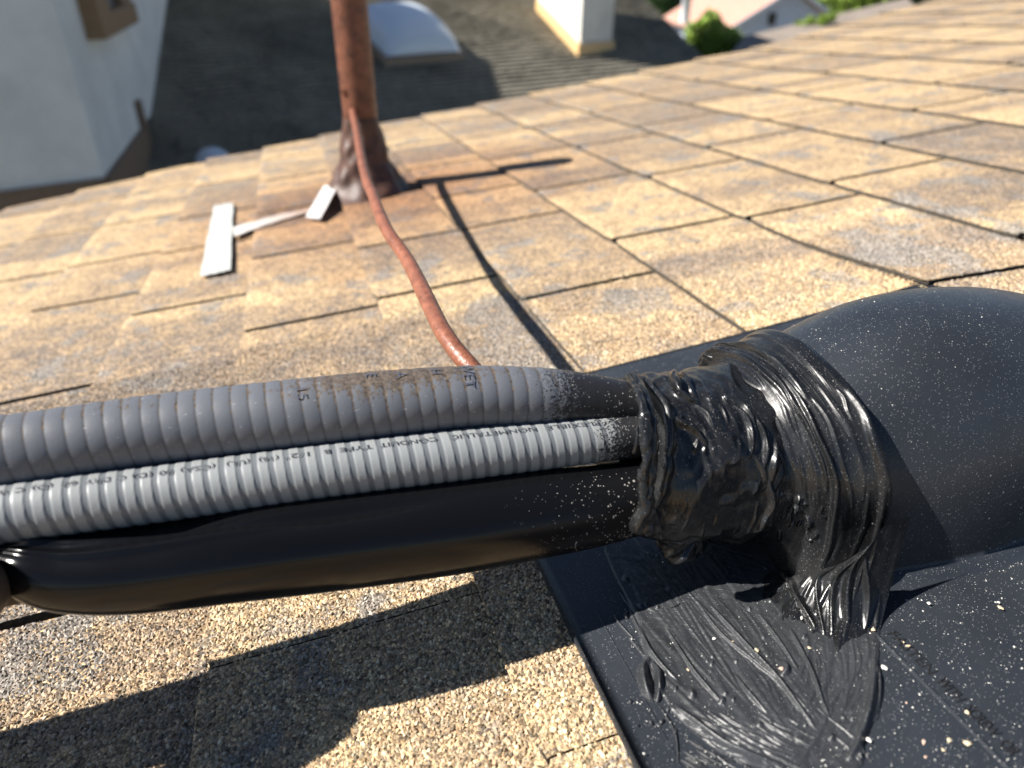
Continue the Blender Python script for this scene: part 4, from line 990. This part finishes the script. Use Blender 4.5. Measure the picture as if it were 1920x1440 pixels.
# white stucco house at the left; its upper storey throws the shadow on the lower roof
WH = wthing('white_house', (E1p_[0], E1p_[1], ZG), 'white stucco house with brown framed window and tan base trim, upper left', 'house')
shp = [onQ(600, -6), onQ(700, 45), onQ(925, 118), onQ(946, 185), onQ(960, 330)]
def back_to_wall(P):                      # follow the sun ray from the shadow point back to the wall plane
    t = ((Wp - P) @ Wn) / (to_sun @ Wn); return P + to_sun * t, t
gab = [back_to_wall(p) for p in shp]; 0 and print('gable', [(np.round(g_[0], 2), round(float(g_[1]), 2)) for g_ in gab])
far = hit(268, 335, Wp, Wn)
dW = unit([Fp[0] - E1p_[0], Fp[1] - E1p_[1], 0])
def onW(s, z): return np.array([E1p_[0] + dW[0] * s, E1p_[1] + dW[1] * s, z])
def Ws(P): return (P - E1p_) @ dW
wbase = hit(186, 346, Wp, Wn)
outl = [(Ws(g_[0]), g_[0][2]) for g_ in gab]
smax = max(s for s, z in outl)
0 and print('outline', [(round(float(s), 2), round(float(z), 2)) for s, z in outl], 'base', Ws(wbase), wbase[2], 'F', Ws(Fp), Fp[2], 'G', Ws(Gp), Gp[2])

def hitz(x, y, z): r = wray(x, y); return CAMP + r * (z - CAMP[2]) / r[2]
ZB = 4.2; s0 = .1
# long side wall (in shade), gable outline worked out from its shadow
top = [(s0, 7.1), (outl[4][0], outl[4][1]), (outl[3][0], outl[3][1]), (outl[2][0], outl[2][1]), (outl[1][0], outl[1][1]), (outl[0][0], outl[0][1]), (12.0, 6.9)]
nW2 = np.array([-Wn[0], -Wn[1], 0]) if Wn[0] < 0 else Wn
side = [onW(s0, ZB)] + [onW(s, z) for s, z in top] + [onW(12.0, ZB)]
back = [p - nW2 * 5.0 for p in side]; n = len(side)
wpart('wall', side + back, [tuple(range(n))] + [(i, (i + 1) % n, (i + 1) % n + n, i + n) for i in range(n)] + [tuple(range(2 * n - 1, n - 1, -1))], M_HW, WH)
# front wall, almost edge-on to the sun
pL = hitz(-420, 385, ZB); pR = onW(s0, ZB)
pL = pR + unit([*(hitz(0, 360, ZB) - pR)[:2], 0]) * 5.5
nf_ = unit(np.cross(pR - pL, up)); nf_ = nf_ if nf_[1] < 0 else -nf_
V_ = [pL, pR, pR + up * 2.9, pL + up * 2.9]; V_ += [p - nf_ * .2 for p in V_]
wpart('wall', [p + nf_ * .003 for p in V_], [(0, 1, 2, 3), (4, 7, 6, 5), (0, 4, 5, 1), (1, 5, 6, 2), (2, 6, 7, 3), (3, 7, 4, 0)], M_HW, WH)
# tan base band and lower wall, set proud of the stucco
def band(P, Q, n, z0, z1, out, mat, name='base_trim'):
    v = [P + up * (z0 - P[2]), Q + up * (z0 - Q[2]), Q + up * (z1 - Q[2]), P + up * (z1 - P[2])]; v = [a + n * out for a in v] + [a - n * .3 for a in v]
    return wpart(name, v, [(0, 1, 2, 3), (4, 7, 6, 5), (0, 4, 5, 1), (1, 5, 6, 2), (2, 6, 7, 3), (3, 7, 4, 0)], mat, WH)
band(pL, pR, nf_, ZG, ZB + .01, .05, M_TRIM); 
band(onW(s0 + .0, ZB), onW(2.25, ZB), nW2, ZG, ZB + .01, .05, M_TRIM)
band(onW(2.26, ZB), onW(2.4, ZB), nW2, ZG, 4.5, .06, M_TRIM, 'corner_trim')
# brown framed window on the side wall
def Wp2(x, y, o=0): return hit(x, y, Wp, Wn) + nW2 * o
wq = [Ws(Wp2(160, 62)), Ws(Wp2(236, 52))]; zb_ = Wp2(190, 62)[2]
f0, f1 = wq[0], wq[1]
def wallbox(name, s_0, s_1, z0, z1, o0, o1, mat, parent=None):
    v = [onW(s, z) + nW2 * o for o in (o0, o1) for z in (z0, z1) for s in (s_0, s_1)]
    return wpart(name, v, [(0, 2, 3, 1), (4, 5, 7, 6), (0, 1, 5, 4), (2, 6, 7, 3), (0, 4, 6, 2), (1, 3, 7, 5)], mat, WH, False, parent)
M_WF = simple('window_frame_brown', (.27, .17, .09), .6)
fr_w = (f1 - f0) * .27
win = wallbox('window', f0 + fr_w, f1 - fr_w, zb_ + .2, zb_ + 1.5, .01, .03, M_GLASS)
wallbox('window_frame', f0, f1, zb_, zb_ + .2, .0, .16, M_WF, win); wallbox('window_frame', f0, f0 + fr_w, zb_ + .2, zb_ + 1.5, .0, .16, M_WF, win); wallbox('window_frame', f1 - fr_w, f1, zb_ + .2, zb_ + 1.5, .0, .12, M_WF, win)

# red roofed house in the distance
RH0 = wp_(1364, 60, 34.0); pb2 = hitz(1258, 33, RH0[2]); Dv = pb2 - RH0
dn = unit([Dv[1], -Dv[0], 0]); Pp_, Pn_ = vplane(RH0, RH0 + dn)
ap = hit(1487, -16, Pp_, Pn_); re_ = hit(1590, 26, Pp_, Pn_)
RH = wthing('red_roof_house', (RH0[0] + 2, RH0[1] + 4, ZG), 'distant pale blue gabled house with salmon red shingle roof and small dark window', 'house')
M_RR = simple('salmon_shingles', (.46, .25, .19), .85, .12, 3); M_BW = simple('pale_siding', (.50, .56, .68), .7, .04, 2); M_FS = simple('white_fascia', (.62, .64, .68), .6)
low = lambda p: np.array([p[0], p[1], ZG]); re_ = np.array([re_[0], re_[1], RH0[2]])
wpart('wall', [RH0, re_, ap, low(RH0), low(re_), RH0 + Dv, re_ + Dv, ap + Dv, low(RH0 + Dv), low(re_ + Dv)], [(3, 4, 1, 2, 0), (8, 5, 7, 6, 9), (3, 0, 5, 8), (4, 9, 6, 1)], M_BW, RH)
un = unit(Dv); o1 = unit(ap - RH0); oh = un * -.35
def slab(Pa, Pb, Pc, Pd_, t, mat, name='roof'):
    nn_ = unit(np.cross(Pb - Pa, Pd_ - Pa)); nn_ = nn_ if nn_[2] > 0 else -nn_; v = [Pa, Pb, Pc, Pd_]; v = [p + nn_ * .03 for p in v] + [p + nn_ * (.03 + t) for p in v]
    return wpart(name, v, [(0, 1, 2, 3), (4, 7, 6, 5), (0, 4, 5, 1), (1, 5, 6, 2), (2, 6, 7, 3), (3, 7, 4, 0)], mat, RH)
slab(RH0 + oh - o1 * .5, RH0 + Dv - oh - o1 * .5, ap + Dv - oh, ap + oh, .15, M_RR)
o2 = unit(ap - re_); slab(re_ + oh - o2 * .5, re_ + Dv - oh - o2 * .5, ap + Dv - oh, ap + oh, .15, M_RR)
nfw = -un
slab(RH0 + oh * 1.15 - o1 * .5, RH0 + oh - o1 * .5, ap + oh, ap + oh * 1.15, .2, M_FS, 'fascia'); slab(re_ + oh * 1.15 - o2 * .5, re_ + oh - o2 * .5, ap + oh, ap + oh * 1.15, .2, M_FS, 'fascia')
a_, b2_ = hit(1438, 47, Pp_, Pn_), hit(1456, 24, Pp_, Pn_); ex_ = np.array([b2_[0] - a_[0], b2_[1] - a_[1], 0]); hh = b2_[2] - a_[2]
v = [a_, a_ + ex_, a_ + ex_ + up * hh, a_ + up * hh]; v = [p + nfw * .01 for p in v] + [p + nfw * .06 for p in v]
wpart('window', v, [(0, 1, 2, 3), (4, 7, 6, 5), (0, 4, 5, 1), (1, 5, 6, 2), (2, 6, 7, 3), (3, 7, 4, 0)], simple('dark_glass', (.02, .02, .025), .2), RH)
# dull tan roof just past our rake
Ta, Tb, Tc, Td = wp_(1330, 150, 12), wp_(1396, 68, 15), wp_(1700, -4, 20), wp_(1800, 60, 15)
TH_ = wthing('tan_roof_house', (Ta[0] + 3, Ta[1] + 3, ZG), 'neighbouring building with flat dull tan roof seen just past the shingle edge, upper right', 'house')
nT = unit(np.cross(Tb - Ta, Tc - Ta)); Td = Td - nT * ((Td - Ta) @ nT)
V_ = [Ta, Tb, Tc, Td]; wpart('roof', V_ + [p - up * .15 for p in V_], [(0, 1, 2, 3), (4, 7, 6, 5), (0, 4, 5, 1), (1, 5, 6, 2), (2, 6, 7, 3), (3, 7, 4, 0)], simple('dull_tan_roof', (.24, .20, .165), .9, .15, 2), TH_)
V_ = [p - up * .15 + unit((Ta + Tc) / 2 - p) * .2 for p in (Ta, Tb, Tc, Td)]; wpart('wall', V_ + [low(p) for p in V_], [(0, 1, 5, 4), (1, 2, 6, 5), (2, 3, 7, 6), (3, 0, 4, 7), (0, 3, 2, 1)], M_HW, TH_)
# white plumbing vent on the far neighbour roof edge
vb = onQ(1272, 40); vb = onQ(1286, 15)
V_ = []; prv = [(.10, -.3), (.10, .35), (.14, .36), (.15, .42), (.11, .50), (.0, .53)]
for r_, z in prv:
    for j in range(20): t2 = j / 20 * 2 * math.pi; V_.append(vb + np.array([r_ * math.cos(t2), r_ * math.sin(t2), z]))
wpart('flue', V_, [tuple(q) for q in gridfaces(6, 20, True)], simple('flue_white', (.75, .75, .76), .4), NH, True)

# ------------------------------------------------------------------ trees
def leaf_mat(name, c):
    m = NT(name); n = m.noise(2.5, 4); m.set(color=m.mix(m.mr(n, .3, .7), tuple(x * .55 for x in c), c), rough=.55); return m.m
M_BARK = simple('bark', (.10, .07, .05), .9, .2, 8, .5, 30)
def tree(name, base, blobs, leaf, nleaf, lmat, label, cat, group=None, seed=1):
    th_ = wthing(name, base, label, cat, group); r = np.random.default_rng(seed); base = np.array(base)
    V_ = []; f_ = []
    cen = np.array([b_[:3] for b_ in blobs]); topc = cen.mean(0)
    def limb(p, q, r0, r1):
        d = q - p; e1 = unit(np.cross(d, [.3, 1, .2])); e2_ = unit(np.cross(d, e1)); i0 = len(V_); n_ = 5
        for k in range(n_):
            c = p + d * k / (n_ - 1) + e1 * math.sin(k * 1.7) * r0 * .6 * (0 < k < n_ - 1); rad_ = r0 + (r1 - r0) * k / (n_ - 1)
            for j in range(8): V_.append(c + rad_ * (math.cos(j * math.pi / 4) * e1 + math.sin(j * math.pi / 4) * e2_))
        f_.extend([tuple(int(x) + i0 for x in q_) for q_ in gridfaces(n_, 8, True)])
    hgt = topc[2] - base[2]; tr = .035 * hgt + .04; fork = base + (topc - base) * .6
    limb(base, fork, tr, tr * .6)
    for b_ in blobs: limb(fork, np.array(b_[:3]), tr * .5, tr * .12)
    wpart('trunk', V_, f_, M_BARK, th_, True)
    wts = np.array([b_[3] ** 2 for b_ in blobs]); cnt = (nleaf * wts / wts.sum()).astype(int); L = []
    for b_, c_n in zip(blobs, cnt):
        d = r.normal(size=(c_n, 3)); d /= np.linalg.norm(d, axis=1)[:, None]; rr_ = b_[3] * (1 - .55 * r.random(c_n) ** 1.6) * (1 + .22 * np.sin(d[:, 0] * 5 + b_[0]) * np.cos(d[:, 2] * 4))
        L.append(np.array(b_[:3]) + d * rr_[:, None] * [1, 1, .85])
    L = np.vstack(L); n_ = len(L); u_ = r.normal(size=(n_, 3)); u_ /= np.linalg.norm(u_, axis=1)[:, None]; w_2 = np.cross(u_, r.normal(size=(n_, 3))); w_2 /= np.linalg.norm(w_2, axis=1)[:, None]
    sz = leaf * r.uniform(.6, 1.4, n_)[:, None]
    Q_ = np.stack([L - u_ * sz, L + w_2 * sz * .5, L + u_ * sz, L - w_2 * sz * .5], 1).reshape(-1, 3) - base
    wme = mesh_from('crown', Q_, np.arange(n_ * 4), np.full(n_, 4), False); put('crown', wme, lmat, th_)
M_LF1 = leaf_mat('leaf_bright', (.24, .36, .045)); M_LF2 = leaf_mat('leaf_dark', (.06, .13, .03))
bc = wp_(1325, 66, 15.5); bc2 = wp_(1372, 78, 15.5)
tree('garden_tree', (bc[0], bc[1], ZG), [(bc[0], bc[1], bc[2], .50), (bc[0] - .15, bc[1] + .1, bc[2] - .35, .42), (bc[0] + .2, bc[1], bc[2] - .3, .45), (bc2[0], bc2[1], bc2[2], .28), (bc[0], bc[1] + .3, bc[2] - .9, .6)], .06, 9000, M_LF1, 'bright green rounded tree between the chimney roof and the red roofed house', 'tree', None, 1)
for k, (x, y, d, rr_, lab, mt) in enumerate([(1235, -40, 46, 2.0, 'dark green tree behind the neighbour roof ridge, left of the red roof', M_LF2), (1600, -52, 48, 2.4, 'green tree behind the pale blue gable, at the top edge of the photo', M_LF1), (1690, -58, 52, 2.4, 'green tree farthest right along the top edge of the photo', M_LF2)]):
    c = wp_(x, y, d); tree('garden_tree', (c[0], c[1], ZG), [(c[0], c[1], c[2], rr_), (c[0] - rr_ * .8, c[1], c[2] - rr_ * .5, rr_ * .7), (c[0] + rr_ * .8, c[1], c[2] - rr_ * .4, rr_ * .75), (c[0], c[1] - .5, c[2] - rr_ * .7, rr_ * .8)], .16, 6000, mt, lab, 'tree', 'trees beyond the houses', 10 + k)
pc_ = wp_(1530, 42, 16.2)
pl = [(pc_[0] + dx, pc_[1] + dy, pc_[2] + dz, .13) for dx, dy, dz in [(-.35, 0, -.06), (-.1, .1, 0), (.15, 0, .05), (.35, .1, .1)]]
tree('shrub', (pc_[0], pc_[1], pc_[2] - .3), pl, .035, 1600, M_LF1, 'low green shrub growing up at the edge of the dull tan roof', 'shrub', None, 33)

# ------------------------------------------------------------------ ground
gr = NT('ground_cover'); n1 = gr.noise(.15, 5, .6); n2 = gr.noise(3, 4); gr.set(color=gr.mix(gr.mr(n1, .35, .65), (.07, .08, .035), (.16, .13, .09)), rough=.95); gr.bump(n2, .5, .05)
gme = pym('ground', [(-900, -900, ZG - .02), (900, -900, ZG - .02), (900, 900, ZG - .02), (-900, 900, ZG - .02)], [(0, 1, 2, 3)]); tag(put('ground', gme, gr.m), 'dry green and brown ground of the gardens', None, None, 'structure')
